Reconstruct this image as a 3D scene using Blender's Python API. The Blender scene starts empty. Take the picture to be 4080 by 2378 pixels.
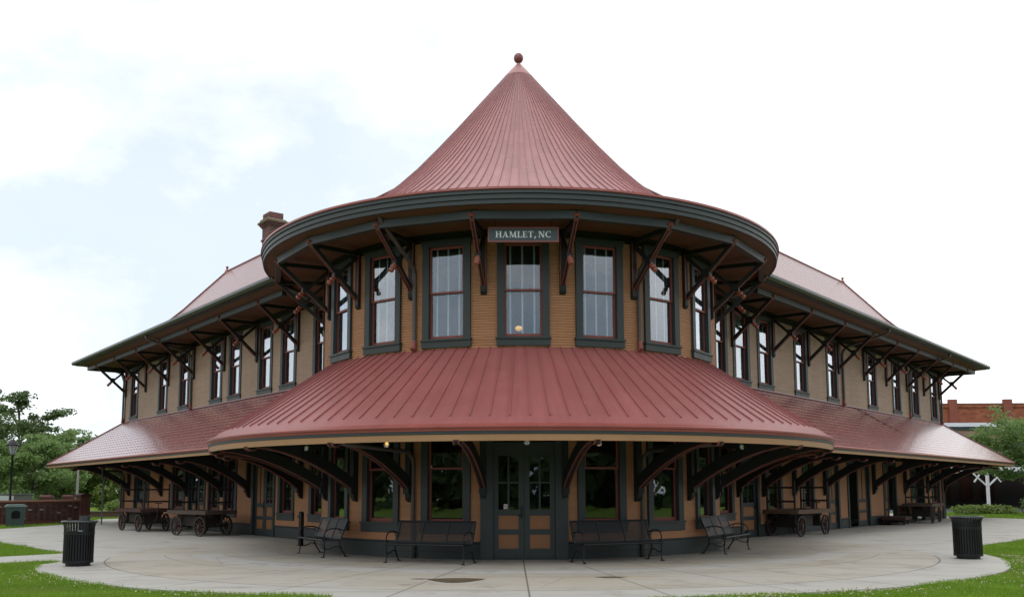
import bpy, math, random
import numpy as np
from mathutils import Vector, Matrix
random.seed(7); rng = np.random.default_rng(7)
S = bpy.context.scene; COL = S.collection
PI = math.pi; sin, cos = math.sin, math.cos
# ------------------------------------------------------------------ place dimensions
ANG = 0.6801; DW = 3.8534; R = 5.958
LL, LR = 28.24, 32.40           # wing lengths
AX = math.radians(0.9)          # the entrance faces slightly east of the axis
CF, CCY, CPITCH, CROLL, CYAW, CD, CH = 2260.83, 956.76, 0.1078, 0.0032, -0.0086, 28.389, 1.7

# ------------------------------------------------------------------ node helpers
def nn(nt, t, **kw):
    n = nt.nodes.new(t)
    for k, v in kw.items():
        if k == 'op': n.operation = v
        else: setattr(n, k, v)
    return n
def math_(nt, op, a, b=None, c=None):
    n = nn(nt, 'ShaderNodeMath', op=op)
    for i, v in enumerate((a, b, c)):
        if v is None: continue
        if isinstance(v, (int, float)): n.inputs[i].default_value = v
        else: nt.links.new(v, n.inputs[i])
    return n.outputs[0]
def mixc(nt, fac, a, b, blend='MIX'):
    n = nn(nt, 'ShaderNodeMix', data_type='RGBA', blend_type=blend)
    for sock, v in ((n.inputs[0], fac), (n.inputs[6], a), (n.inputs[7], b)):
        if isinstance(v, (int, float)): sock.default_value = v
        elif isinstance(v, tuple): sock.default_value = (*v[:3], 1)
        else: nt.links.new(v, sock)
    return n.outputs[2]
def noise(nt, vec, scale, detail=4, rough=0.55):
    n = nn(nt, 'ShaderNodeTexNoise'); n.inputs['Scale'].default_value = scale
    n.inputs['Detail'].default_value = detail; n.inputs['Roughness'].default_value = rough
    if vec is not None: nt.links.new(vec, n.inputs['Vector'])
    return n.outputs['Fac']
def ramp(nt, fac, a, b):
    n = nn(nt, 'ShaderNodeMapRange'); nt.links.new(fac, n.inputs[0])
    n.inputs[1].default_value = a; n.inputs[2].default_value = b
    return n.outputs[0]
def coords(nt, out='Object', scale=(1, 1, 1)):
    tc = nn(nt, 'ShaderNodeTexCoord'); mp = nn(nt, 'ShaderNodeMapping')
    mp.inputs['Scale'].default_value = scale
    nt.links.new(tc.outputs[out], mp.inputs[0]); return mp.outputs[0]
def newmat(name):
    m = bpy.data.materials.new(name); m.use_nodes = True
    nt = m.node_tree; bs = nt.nodes['Principled BSDF']; return m, nt, bs
def setb(nt, bs, col=None, rough=None, spec=None, metal=None):
    if col is not None:
        if isinstance(col, tuple): bs.inputs['Base Color'].default_value = (*col[:3], 1)
        else: nt.links.new(col, bs.inputs['Base Color'])
    if rough is not None:
        if isinstance(rough, (int, float)): bs.inputs['Roughness'].default_value = rough
        else: nt.links.new(rough, bs.inputs['Roughness'])
    if spec is not None: bs.inputs['Specular IOR Level'].default_value = spec
    if metal is not None: bs.inputs['Metallic'].default_value = metal
def bump(nt, bs, h, strength=0.3, dist=0.02):
    b = nn(nt, 'ShaderNodeBump'); b.inputs['Strength'].default_value = strength; b.inputs['Distance'].default_value = dist
    nt.links.new(h, b.inputs['Height']); nt.links.new(b.outputs[0], bs.inputs['Normal'])
def M(name, col, rough=0.55, spec=0.4, var=0.14, scale=2.2, stretch=(1, 1, 1), bmp=0.0, bscale=60, metal=0, fine=0.06):
    m, nt, bs = newmat(name); v = coords(nt, 'Object', stretch)
    n1 = noise(nt, v, scale, 5); n2 = noise(nt, v, scale * 14, 3)
    a = math_(nt, 'MULTIPLY_ADD', n1, 2 * var, 1 - var)
    b = math_(nt, 'MULTIPLY_ADD', n2, 2 * fine, 1 - fine)
    f = math_(nt, 'MULTIPLY', a, b)
    c = mixc(nt, 1.0, tuple(col), (1, 1, 1), 'MULTIPLY')
    vm = nn(nt, 'ShaderNodeVectorMath', op='SCALE'); nt.links.new(c, vm.inputs[0]); nt.links.new(f, vm.inputs['Scale'])
    r = math_(nt, 'MULTIPLY_ADD', n1, 0.2, rough - 0.1)
    setb(nt, bs, vm.outputs[0], r, spec, metal)
    if bmp: bump(nt, bs, noise(nt, v, bscale, 3), bmp, 0.01)
    return m

# ------------------------------------------------------------------ materials
GREEN = M('trim_green_paint', (0.031, 0.039, 0.038), 0.5, 0.4, 0.22, 3)
GREEND = M('bracket_green_paint', (0.013, 0.016, 0.015), 0.55, 0.3, 0.2, 3)
REDT = M('sash_red_paint', (0.215, 0.056, 0.042), 0.5, 0.4, 0.18, 3)
BALL = M('pendant_red_paint', (0.28, 0.075, 0.05), 0.4, 0.5, 0.1, 6)
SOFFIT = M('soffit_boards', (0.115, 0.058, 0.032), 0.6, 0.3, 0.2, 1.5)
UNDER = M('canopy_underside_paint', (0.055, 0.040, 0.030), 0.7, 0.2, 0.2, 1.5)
TANF = M('fascia_tan_paint', (0.33, 0.185, 0.088), 0.5, 0.35, 0.18, 1.2)
TANP = M('door_panel_tan', (0.27, 0.125, 0.055), 0.55, 0.3, 0.1, 3)
GUTR = M('gutter_red_metal', (0.27, 0.065, 0.05), 0.35, 0.5, 0.35, 1.4, fine=0.15)
GUTD = M('gutter_dark_metal', (0.040, 0.045, 0.040), 0.35, 0.5, 0.25, 2)
PIPE = M('downspout_brown_metal', (0.075, 0.062, 0.056), 0.4, 0.5, 0.15, 3)
IRON = M('black_coated_steel', (0.009, 0.0095, 0.011), 0.45, 0.35, 0.12, 6)
IRON2 = M('charcoal_steel', (0.05, 0.052, 0.058), 0.42, 0.5, 0.15, 6)
DARK = M('dark_void', (0.010, 0.010, 0.010), 0.8, 0.1)
DECK = M('weathered_deck_wood', (0.085, 0.060, 0.048), 0.75, 0.2, 0.35, 2, (1, 12, 1), 0.3, 30)
CARTD = M('cart_dark_wood', (0.032, 0.024, 0.021), 0.7, 0.25, 0.3, 4)
CARTR = M('cart_red_brown', (0.055, 0.024, 0.019), 0.7, 0.25, 0.3, 4)
WHEELI = M('wheel_iron', (0.035, 0.030, 0.028), 0.6, 0.4, 0.25, 5)
WHITE = M('white_paint', (0.72, 0.73, 0.74), 0.5, 0.4, 0.05)
SLAT = M('blind_slat', (0.055, 0.055, 0.058), 0.6, 0.3, 0.06, 6)
TAPE = M('blind_tape', (0.86, 0.87, 0.90), 0.7, 0.2, 0.03)
BINM = M('green_plastic', (0.030, 0.058, 0.050), 0.45, 0.45, 0.2, 3)
BINL = M('pale_green_plastic_lid', (0.16, 0.22, 0.20), 0.5, 0.4, 0.15, 3)
STONE = M('chimney_stone', (0.17, 0.14, 0.09), 0.9, 0.2, 0.4, 2.5, (1, 1, 1), 0.5, 40, fine=0.25)
BARK = M('bark', (0.09, 0.072, 0.055), 0.9, 0.15, 0.3, 4, (1, 1, 0.3), 0.6, 20)
GREY = M('grey_metal', (0.22, 0.23, 0.24), 0.5, 0.4, 0.15, 2)
PALE = M('pale_weathered_pole', (0.30, 0.30, 0.29), 0.7, 0.3, 0.2, 2)
STUCCO = M('tan_stucco', (0.30, 0.21, 0.145), 0.85, 0.2, 0.15, 0.8)
SHOPD = M('dark_shopfront', (0.030, 0.022, 0.020), 0.6, 0.3, 0.4, 0.5)
SIGNG = M('sign_slate_green', (0.062, 0.082, 0.092), 0.4, 0.4, 0.08, 2)
SIGNR = M('sign_frame_red', (0.26, 0.085, 0.075), 0.45, 0.4, 0.1, 2)
ASPH = M('asphalt', (0.055, 0.055, 0.055), 0.85, 0.3, 0.2, 0.5)

def clap_mat(name, col):
    m, nt, bs = newmat(name)
    v = coords(nt, 'Object', (0.9, 0.9, 14)); n1 = noise(nt, v, 1.0, 3)
    v2 = coords(nt, 'Object'); n2 = noise(nt, v2, 0.55, 5); n3 = noise(nt, v2, 9, 4)
    st = coords(nt, 'Object', (5, 5, 0.35)); n4 = noise(nt, st, 1.0, 4)
    f = math_(nt, 'MULTIPLY', math_(nt, 'MULTIPLY_ADD', n1, 0.44, 0.78), math_(nt, 'MULTIPLY_ADD', n2, 0.4, 0.8))
    f = math_(nt, 'MULTIPLY', f, math_(nt, 'MULTIPLY_ADD', n3, 0.2, 0.9))
    f = math_(nt, 'MULTIPLY', f, math_(nt, 'MULTIPLY_ADD', n4, 0.24, 0.88))
    vm = nn(nt, 'ShaderNodeVectorMath', op='SCALE'); vm.inputs[0].default_value = col; nt.links.new(f, vm.inputs['Scale'])
    setb(nt, bs, vm.outputs[0], 0.6, 0.3); bump(nt, bs, n3, 0.12, 0.01); return m
CLAP = clap_mat('clapboard_ochre_paint', (0.40, 0.192, 0.093))
CLAPW = clap_mat('clapboard_weathered_ochre', (0.42, 0.285, 0.205))

def seam_mat(name, col, laps):
    m, nt, bs = newmat(name)
    uv = nn(nt, 'ShaderNodeTexCoord').outputs['UV']; sx = nn(nt, 'ShaderNodeSeparateXYZ'); nt.links.new(uv, sx.inputs[0])
    pan = math_(nt, 'FLOOR', sx.outputs[0])
    wn = nn(nt, 'ShaderNodeTexWhiteNoise', noise_dimensions='1D'); nt.links.new(pan, wn.inputs['W'])
    vv = math_(nt, 'ADD', math_(nt, 'MULTIPLY', sx.outputs[1], 1 / 0.85), wn.outputs['Value'])
    fr = math_(nt, 'FRACT', vv)
    line = math_(nt, 'LESS_THAN', fr, 0.022)
    sheet = nn(nt, 'ShaderNodeTexWhiteNoise', noise_dimensions='2D')
    cb = nn(nt, 'ShaderNodeCombineXYZ'); nt.links.new(pan, cb.inputs[0]); nt.links.new(math_(nt, 'FLOOR', vv), cb.inputs[1]); nt.links.new(cb.outputs[0], sheet.inputs['Vector'])
    o = coords(nt); n1 = noise(nt, o, 0.7, 5); n2 = noise(nt, o, 14, 4); n3 = noise(nt, o, 2.4, 5)
    f = math_(nt, 'MULTIPLY', math_(nt, 'MULTIPLY_ADD', n1, 0.35, 0.83), math_(nt, 'MULTIPLY_ADD', n2, 0.16, 0.92))
    if laps:
        f = math_(nt, 'MULTIPLY', f, math_(nt, 'MULTIPLY_ADD', sheet.outputs['Value'], 0.16, 0.92))
        f = math_(nt, 'MULTIPLY', f, math_(nt, 'MULTIPLY_ADD', line, -0.35, 1))
    c = mixc(nt, math_(nt, 'MULTIPLY', ramp(nt, n3, 0.45, 0.75), 0.25), tuple(col), (col[0] * 1.12, col[1] * 1.4, col[2] * 1.4))
    vm = nn(nt, 'ShaderNodeVectorMath', op='SCALE'); nt.links.new(c, vm.inputs[0]); nt.links.new(f, vm.inputs['Scale'])
    setb(nt, bs, vm.outputs[0], math_(nt, 'MULTIPLY_ADD', n3, 0.25, 0.30), 0.5)
    sv = nn(nt, 'ShaderNodeMapping'); sv.inputs['Scale'].default_value = (2.3, 0.28, 1); nt.links.new(uv, sv.inputs[0])
    n5 = noise(nt, sv.outputs[0], 1.0, 5, 0.6)
    f2 = math_(nt, 'MULTIPLY_ADD', n5, 0.42, 0.79); vm.inputs['Scale'].default_value = 1.0; nt.links.new(math_(nt, 'MULTIPLY', f, f2), vm.inputs['Scale'])
    h = math_(nt, 'ADD', math_(nt, 'ADD', math_(nt, 'MULTIPLY', n3, 0.6), math_(nt, 'MULTIPLY', n2, 0.25)), math_(nt, 'MULTIPLY', n5, 0.8))
    bump(nt, bs, h, 0.18, 0.02); return m
CONE = seam_mat('standing_seam_red_roof', (0.355, 0.152, 0.147), True)
CANO = seam_mat('standing_seam_red_canopy', (0.290, 0.092, 0.086), False)

def shingle_mat(name, col, rough):
    m, nt, bs = newmat(name)
    uv = nn(nt, 'ShaderNodeTexCoord').outputs['UV']
    br = nn(nt, 'ShaderNodeTexBrick'); nt.links.new(uv, br.inputs['Vector'])
    br.inputs['Scale'].default_value = 1.0; br.inputs['Brick Width'].default_value = 1.9; br.inputs['Row Height'].default_value = 0.21
    br.inputs['Mortar Size'].default_value = 0.008; br.inputs['Mortar Smooth'].default_value = 0.3
    br.inputs['Color1'].default_value = (0.97, 0.97, 0.97, 1); br.inputs['Color2'].default_value = (1.03, 1.03, 1.03, 1); br.inputs['Mortar'].default_value = (0.95, 0.95, 0.95, 1)
    o = coords(nt); n1 = noise(nt, o, 0.6, 5); n2 = noise(nt, o, 7, 4)
    c = mixc(nt, 1.0, br.outputs['Color'], tuple(col), 'MULTIPLY')
    vm = nn(nt, 'ShaderNodeVectorMath', op='SCALE'); nt.links.new(c, vm.inputs[0]); nt.links.new(math_(nt, 'MULTIPLY_ADD', n1, 0.5, 0.75), vm.inputs['Scale'])
    setb(nt, bs, vm.outputs[0], math_(nt, 'MULTIPLY_ADD', n2, 0.16, rough), 0.5)
    inv = math_(nt, 'SUBTRACT', 1.0, br.outputs['Fac'])
    bump(nt, bs, math_(nt, 'ADD', math_(nt, 'MULTIPLY', inv, 0.15), math_(nt, 'MULTIPLY', n2, 0.25)), 0.05, 0.01)
    bs.inputs['Coat Weight'].default_value = 0.55; bs.inputs['Coat Roughness'].default_value = 0.17; return m
SHIN = shingle_mat('pressed_metal_shingles', (0.27, 0.076, 0.068), 0.20)
SHINU = shingle_mat('pressed_metal_roof_shingles', (0.24, 0.085, 0.078), 0.34)

def brick_mat(name, c1, c2, mortar, scale=1.0, w=0.21, h=0.07, sx=(1, 1, 1)):
    m, nt, bs = newmat(name)
    g = nn(nt, 'ShaderNodeTexCoord'); sp = nn(nt, 'ShaderNodeSeparateXYZ'); nt.links.new(g.outputs['Object'], sp.inputs[0])
    cb = nn(nt, 'ShaderNodeCombineXYZ')
    nt.links.new(math_(nt, 'ADD', math_(nt, 'MULTIPLY', sp.outputs[0], sx[0]), math_(nt, 'MULTIPLY', sp.outputs[1], sx[1])), cb.inputs[0]); nt.links.new(sp.outputs[2], cb.inputs[1])
    br = nn(nt, 'ShaderNodeTexBrick'); nt.links.new(cb.outputs[0], br.inputs['Vector'])
    br.inputs['Scale'].default_value = scale; br.inputs['Brick Width'].default_value = w; br.inputs['Row Height'].default_value = h
    br.inputs['Mortar Size'].default_value = 0.007; br.inputs['Bias'].default_value = 0.1
    br.inputs['Color1'].default_value = (*c1, 1); br.inputs['Color2'].default_value = (*c2, 1); br.inputs['Mortar'].default_value = (*mortar, 1)
    n1 = noise(nt, g.outputs['Object'], 1.3, 5)
    vm = nn(nt, 'ShaderNodeVectorMath', op='SCALE'); nt.links.new(br.outputs['Color'], vm.inputs[0]); nt.links.new(math_(nt, 'MULTIPLY_ADD', n1, 0.9, 0.55), vm.inputs['Scale'])
    setb(nt, bs, vm.outputs[0], 0.85, 0.25); bump(nt, bs, math_(nt, 'SUBTRACT', 1.0, br.outputs['Fac']), 0.4, 0.01); return m
BRICKC = brick_mat('chimney_brick', (0.17, 0.040, 0.034), (0.055, 0.038, 0.036), (0.26, 0.22, 0.19), w=0.24, h=0.085)
BRICKW = brick_mat('engraved_wall_brick', (0.17, 0.052, 0.040), (0.10, 0.036, 0.030), (0.15, 0.10, 0.085))
BRICKB = brick_mat('old_building_brick', (0.37, 0.125, 0.058), (0.24, 0.072, 0.040), (0.26, 0.15, 0.10), w=0.5, h=0.16, sx=(1, 0, 1))

def glass_mat(name, refl, rough, tint=(0.92, 0.95, 1.0), pw=2.0):
    m, nt, bs = newmat(name); out = nt.nodes['Material Output']; nt.nodes.remove(bs)
    tr = nn(nt, 'ShaderNodeBsdfTransparent'); tr.inputs[0].default_value = (0.80, 0.84, 0.85, 1)
    gl = nn(nt, 'ShaderNodeBsdfGlossy'); gl.inputs['Roughness'].default_value = rough; gl.inputs[0].default_value = (*tint, 1)
    o = coords(nt); n = noise(nt, o, 1.6, 2, 0.4); b = nn(nt, 'ShaderNodeBump'); b.inputs['Strength'].default_value = 0.055; b.inputs['Distance'].default_value = 0.05
    nt.links.new(n, b.inputs['Height']); nt.links.new(b.outputs[0], gl.inputs['Normal'])
    fr = nn(nt, 'ShaderNodeLayerWeight'); fr.inputs['Blend'].default_value = 0.5
    f = math_(nt, 'MULTIPLY_ADD', math_(nt, 'POWER', fr.outputs['Facing'], pw), 1 - refl, refl)
    mx = nn(nt, 'ShaderNodeMixShader'); nt.links.new(f, mx.inputs[0]); nt.links.new(tr.outputs[0], mx.inputs[1]); nt.links.new(gl.outputs[0], mx.inputs[2])
    nt.links.new(mx.outputs[0], out.inputs[0]); return m
GLASS = glass_mat('window_glass', 0.10, 0.012)
GLASSL = glass_mat('ground_floor_glass', 0.075, 0.012, (0.78, 0.80, 0.84), 2.7)
LAMPG = glass_mat('lamp_glass', 0.25, 0.1)

def leaf_mat(name, col, col2):
    m, nt, bs = newmat(name); o = coords(nt)
    n1 = noise(nt, o, 0.9, 3); n2 = noise(nt, o, 25, 2)
    f = math_(nt, 'ADD', math_(nt, 'MULTIPLY', n1, 0.5), math_(nt, 'MULTIPLY', n2, 0.5))
    setb(nt, bs, mixc(nt, ramp(nt, f, 0.32, 0.68), tuple(col), tuple(col2)), 0.5, 0.35)
    tl = nn(nt, 'ShaderNodeBsdfTranslucent'); nt.links.new(mixc(nt, ramp(nt, f, 0.32, 0.68), tuple(x * 1.5 for x in col), tuple(x * 1.5 for x in col2)), tl.inputs[0])
    mx = nn(nt, 'ShaderNodeMixShader'); mx.inputs[0].default_value = 0.38; nt.links.new(bs.outputs[0], mx.inputs[1]); nt.links.new(tl.outputs[0], mx.inputs[2]); nt.links.new(mx.outputs[0], nt.nodes['Material Output'].inputs[0])
    return m
LEAF1 = leaf_mat('leaves_mid_green', (0.105, 0.175, 0.045), (0.22, 0.32, 0.11))
LEAF2 = leaf_mat('leaves_dark_green', (0.055, 0.095, 0.030), (0.13, 0.19, 0.068))
LEAF3 = leaf_mat('leaves_yellow_green', (0.12, 0.185, 0.038), (0.25, 0.32, 0.10))
GRASS0 = leaf_mat('lawn_grass', (0.115, 0.235, 0.016), (0.23, 0.345, 0.034))
def grass_mat():
    m = GRASS0; nt = m.node_tree; bs = nt.nodes['Principled BSDF']; lk = bs.inputs['Base Color'].links[0].from_socket
    o = coords(nt); n = noise(nt, o, 0.55, 5, 0.65); d = ramp(nt, n, 0.50, 0.68)
    c = mixc(nt, math_(nt, 'MULTIPLY', d, 0.55), lk, (0.21, 0.20, 0.075)); nt.links.new(c, bs.inputs['Base Color']); return m
GRASS = grass_mat()
FLOW = M('clover_petals', (0.46, 0.42, 0.28), 0.8, 0.2, 0.2, 8)

def emit_mat(name, col, s):
    m, nt, bs = newmat(name); setb(nt, bs, (0.6, 0.5, 0.3), 0.4, 0.4)
    bs.inputs['Emission Color'].default_value = (*col, 1); bs.inputs['Emission Strength'].default_value = s; return m
BULB = emit_mat('lit_bulb', (1.0, 0.50, 0.12), 1.6)

def nn_noise_col(nt, v):
    n = nn(nt, 'ShaderNodeTexNoise'); n.inputs['Scale'].default_value = 1.5; n.inputs['Detail'].default_value = 5; nt.links.new(v, n.inputs['Vector']); return n.outputs['Color']
def pave_mat():
    m, nt, bs = newmat('platform_concrete')
    g = nn(nt, 'ShaderNodeTexCoord').outputs['Object']; sp = nn(nt, 'ShaderNodeSeparateXYZ'); nt.links.new(g, sp.inputs[0])
    x, y = sp.outputs[0], sp.outputs[1]
    r = math_(nt, 'SQRT', math_(nt, 'ADD', math_(nt, 'MULTIPLY', x, x), math_(nt, 'MULTIPLY', y, y)))
    th = math_(nt, 'ARCTAN2', x, math_(nt, 'MULTIPLY', y, -1.0))
    ath = math_(nt, 'ABSOLUTE', th)
    n1 = noise(nt, g, 0.35, 6, 0.6); n2 = noise(nt, g, 2.2, 6, 0.6); n3 = noise(nt, g, 35, 4); n4 = noise(nt, g, 0.9, 5, 0.65)
    # sawn joints: rings and radials
    wob = math_(nt, 'MULTIPLY_ADD', n2, 0.02, -0.01); rr = math_(nt, 'ADD', r, wob)
    ring = None
    for R0 in (7.3, 8.72, 10.2):
        d = math_(nt, 'LESS_THAN', math_(nt, 'ABSOLUTE', math_(nt, 'SUBTRACT', rr, R0)), 0.014)
        ring = d if ring is None else math_(nt, 'MAXIMUM', ring, d)
    r4 = math_(nt, 'MULTIPLY_ADD', math_(nt, 'MULTIPLY', ath, ath), -0.98, 12.72)
    outer = math_(nt, 'LESS_THAN', math_(nt, 'ABSOLUTE', math_(nt, 'SUBTRACT', rr, r4)), 0.02)
    front = math_(nt, 'LESS_THAN', ath, 1.13)
    ring = math_(nt, 'MULTIPLY', math_(nt, 'MAXIMUM', ring, outer), front)
    tm = math_(nt, 'FRACT', math_(nt, 'ADD', math_(nt, 'DIVIDE', math_(nt, 'SUBTRACT', th, 0.0105), 0.1655), 0.5))
    dr = math_(nt, 'MULTIPLY', math_(nt, 'MULTIPLY', math_(nt, 'ABSOLUTE', math_(nt, 'SUBTRACT', tm, 0.5)), 0.1655), r)
    rad = math_(nt, 'MULTIPLY', math_(nt, 'LESS_THAN', dr, 0.016), front)
    joint = math_(nt, 'MAXIMUM', ring, rad)
    # colours: warm band inside the outer joint, cooler newer strip outside
    inside = math_(nt, 'LESS_THAN', rr, r4)
    cold = (0.41, 0.395, 0.355); warm = (0.385, 0.34, 0.265)
    warmf = math_(nt, 'MULTIPLY', inside, ramp(nt, n1, 0.30, 0.62))
    c = mixc(nt, math_(nt, 'MULTIPLY', warmf, 0.85), cold, warm)
    drip = math_(nt, 'MULTIPLY', math_(nt, 'MULTIPLY', math_(nt, 'LESS_THAN', math_(nt, 'ABSOLUTE', math_(nt, 'SUBTRACT', r, 9.1)), 0.45), ramp(nt, n4, 0.3, 0.6)), front)
    c = mixc(nt, math_(nt, 'MULTIPLY', drip, 0.85), c, (0.47, 0.465, 0.45))
    stain = math_(nt, 'MULTIPLY', ramp(nt, n4, 0.53, 0.70), ramp(nt, n2, 0.40, 0.60))
    c = mixc(nt, math_(nt, 'MULTIPLY', stain, 0.8), c, (0.17, 0.145, 0.125))
    streak = math_(nt, 'MULTIPLY', ramp(nt, noise(nt, coords(nt, 'Object', (0.25, 2.2, 1)), 1.0, 5, 0.6), 0.47, 0.70), 0.5)
    c = mixc(nt, streak, c, (0.27, 0.235, 0.195))
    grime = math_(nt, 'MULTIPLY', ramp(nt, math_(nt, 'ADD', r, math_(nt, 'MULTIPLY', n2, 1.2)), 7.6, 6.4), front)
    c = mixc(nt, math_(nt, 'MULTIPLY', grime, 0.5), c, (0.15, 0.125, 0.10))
    vc = nn(nt, 'ShaderNodeTexVoronoi', feature='DISTANCE_TO_EDGE'); vc.inputs['Scale'].default_value = 0.22; nt.links.new(mixc(nt, 0.12, g, nn_noise_col(nt, g)), vc.inputs['Vector'])
    crack = math_(nt, 'MULTIPLY', math_(nt, 'LESS_THAN', vc.outputs['Distance'], 0.0022), ramp(nt, n1, 0.48, 0.56))
    c = mixc(nt, math_(nt, 'MULTIPLY', crack, 0.55), c, (0.13, 0.11, 0.09))
    rb = math_(nt, 'SUBTRACT', math_(nt, 'ADD', r, math_(nt, 'MULTIPLY', n2, 0.16)), 10.60)
    rust = math_(nt, 'MULTIPLY', math_(nt, 'MULTIPLY', math_(nt, 'LESS_THAN', math_(nt, 'ABSOLUTE', rb), 0.10), math_(nt, 'LESS_THAN', math_(nt, 'ABSOLUTE', math_(nt, 'SUBTRACT', th, 0.07)), 0.20)), ramp(nt, n2, 0.35, 0.65))
    c = mixc(nt, math_(nt, 'MULTIPLY', rust, 0.55), c, (0.36, 0.20, 0.075))
    c = mixc(nt, math_(nt, 'MULTIPLY', joint, 0.85), c, (0.12, 0.105, 0.09))
    f = math_(nt, 'MULTIPLY', math_(nt, 'MULTIPLY_ADD', n3, 0.14, 0.93), math_(nt, 'MULTIPLY_ADD', n2, 0.16, 0.92))
    vm = nn(nt, 'ShaderNodeVectorMath', op='SCALE'); nt.links.new(c, vm.inputs[0]); nt.links.new(f, vm.inputs['Scale'])
    setb(nt, bs, vm.outputs[0], math_(nt, 'MULTIPLY_ADD', n4, 0.3, 0.5), 0.35)
    bump(nt, bs, math_(nt, 'SUBTRACT', math_(nt, 'MULTIPLY', n3, 0.3), math_(nt, 'MULTIPLY', joint, 1.0)), 0.25, 0.01)
    return m
PAVE = pave_mat()
def soil_mat():
    m, nt, bs = newmat('lawn_ground'); g = nn(nt, 'ShaderNodeTexCoord').outputs['Object']
    n1 = noise(nt, g, 0.5, 6); n2 = noise(nt, g, 30, 4)
    c = mixc(nt, ramp(nt, n1, 0.3, 0.7), (0.085, 0.165, 0.016), (0.15, 0.225, 0.028)); c = mixc(nt, ramp(nt, n2, 0.55, 0.8), c, (0.13, 0.12, 0.05))
    setb(nt, bs, c, 0.9, 0.1); bump(nt, bs, n2, 0.6, 0.03); return m
SOIL = soil_mat()
WET = M('wet_concrete', (0.135, 0.105, 0.065), 0.30, 0.5, 0.15, 3)

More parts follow.
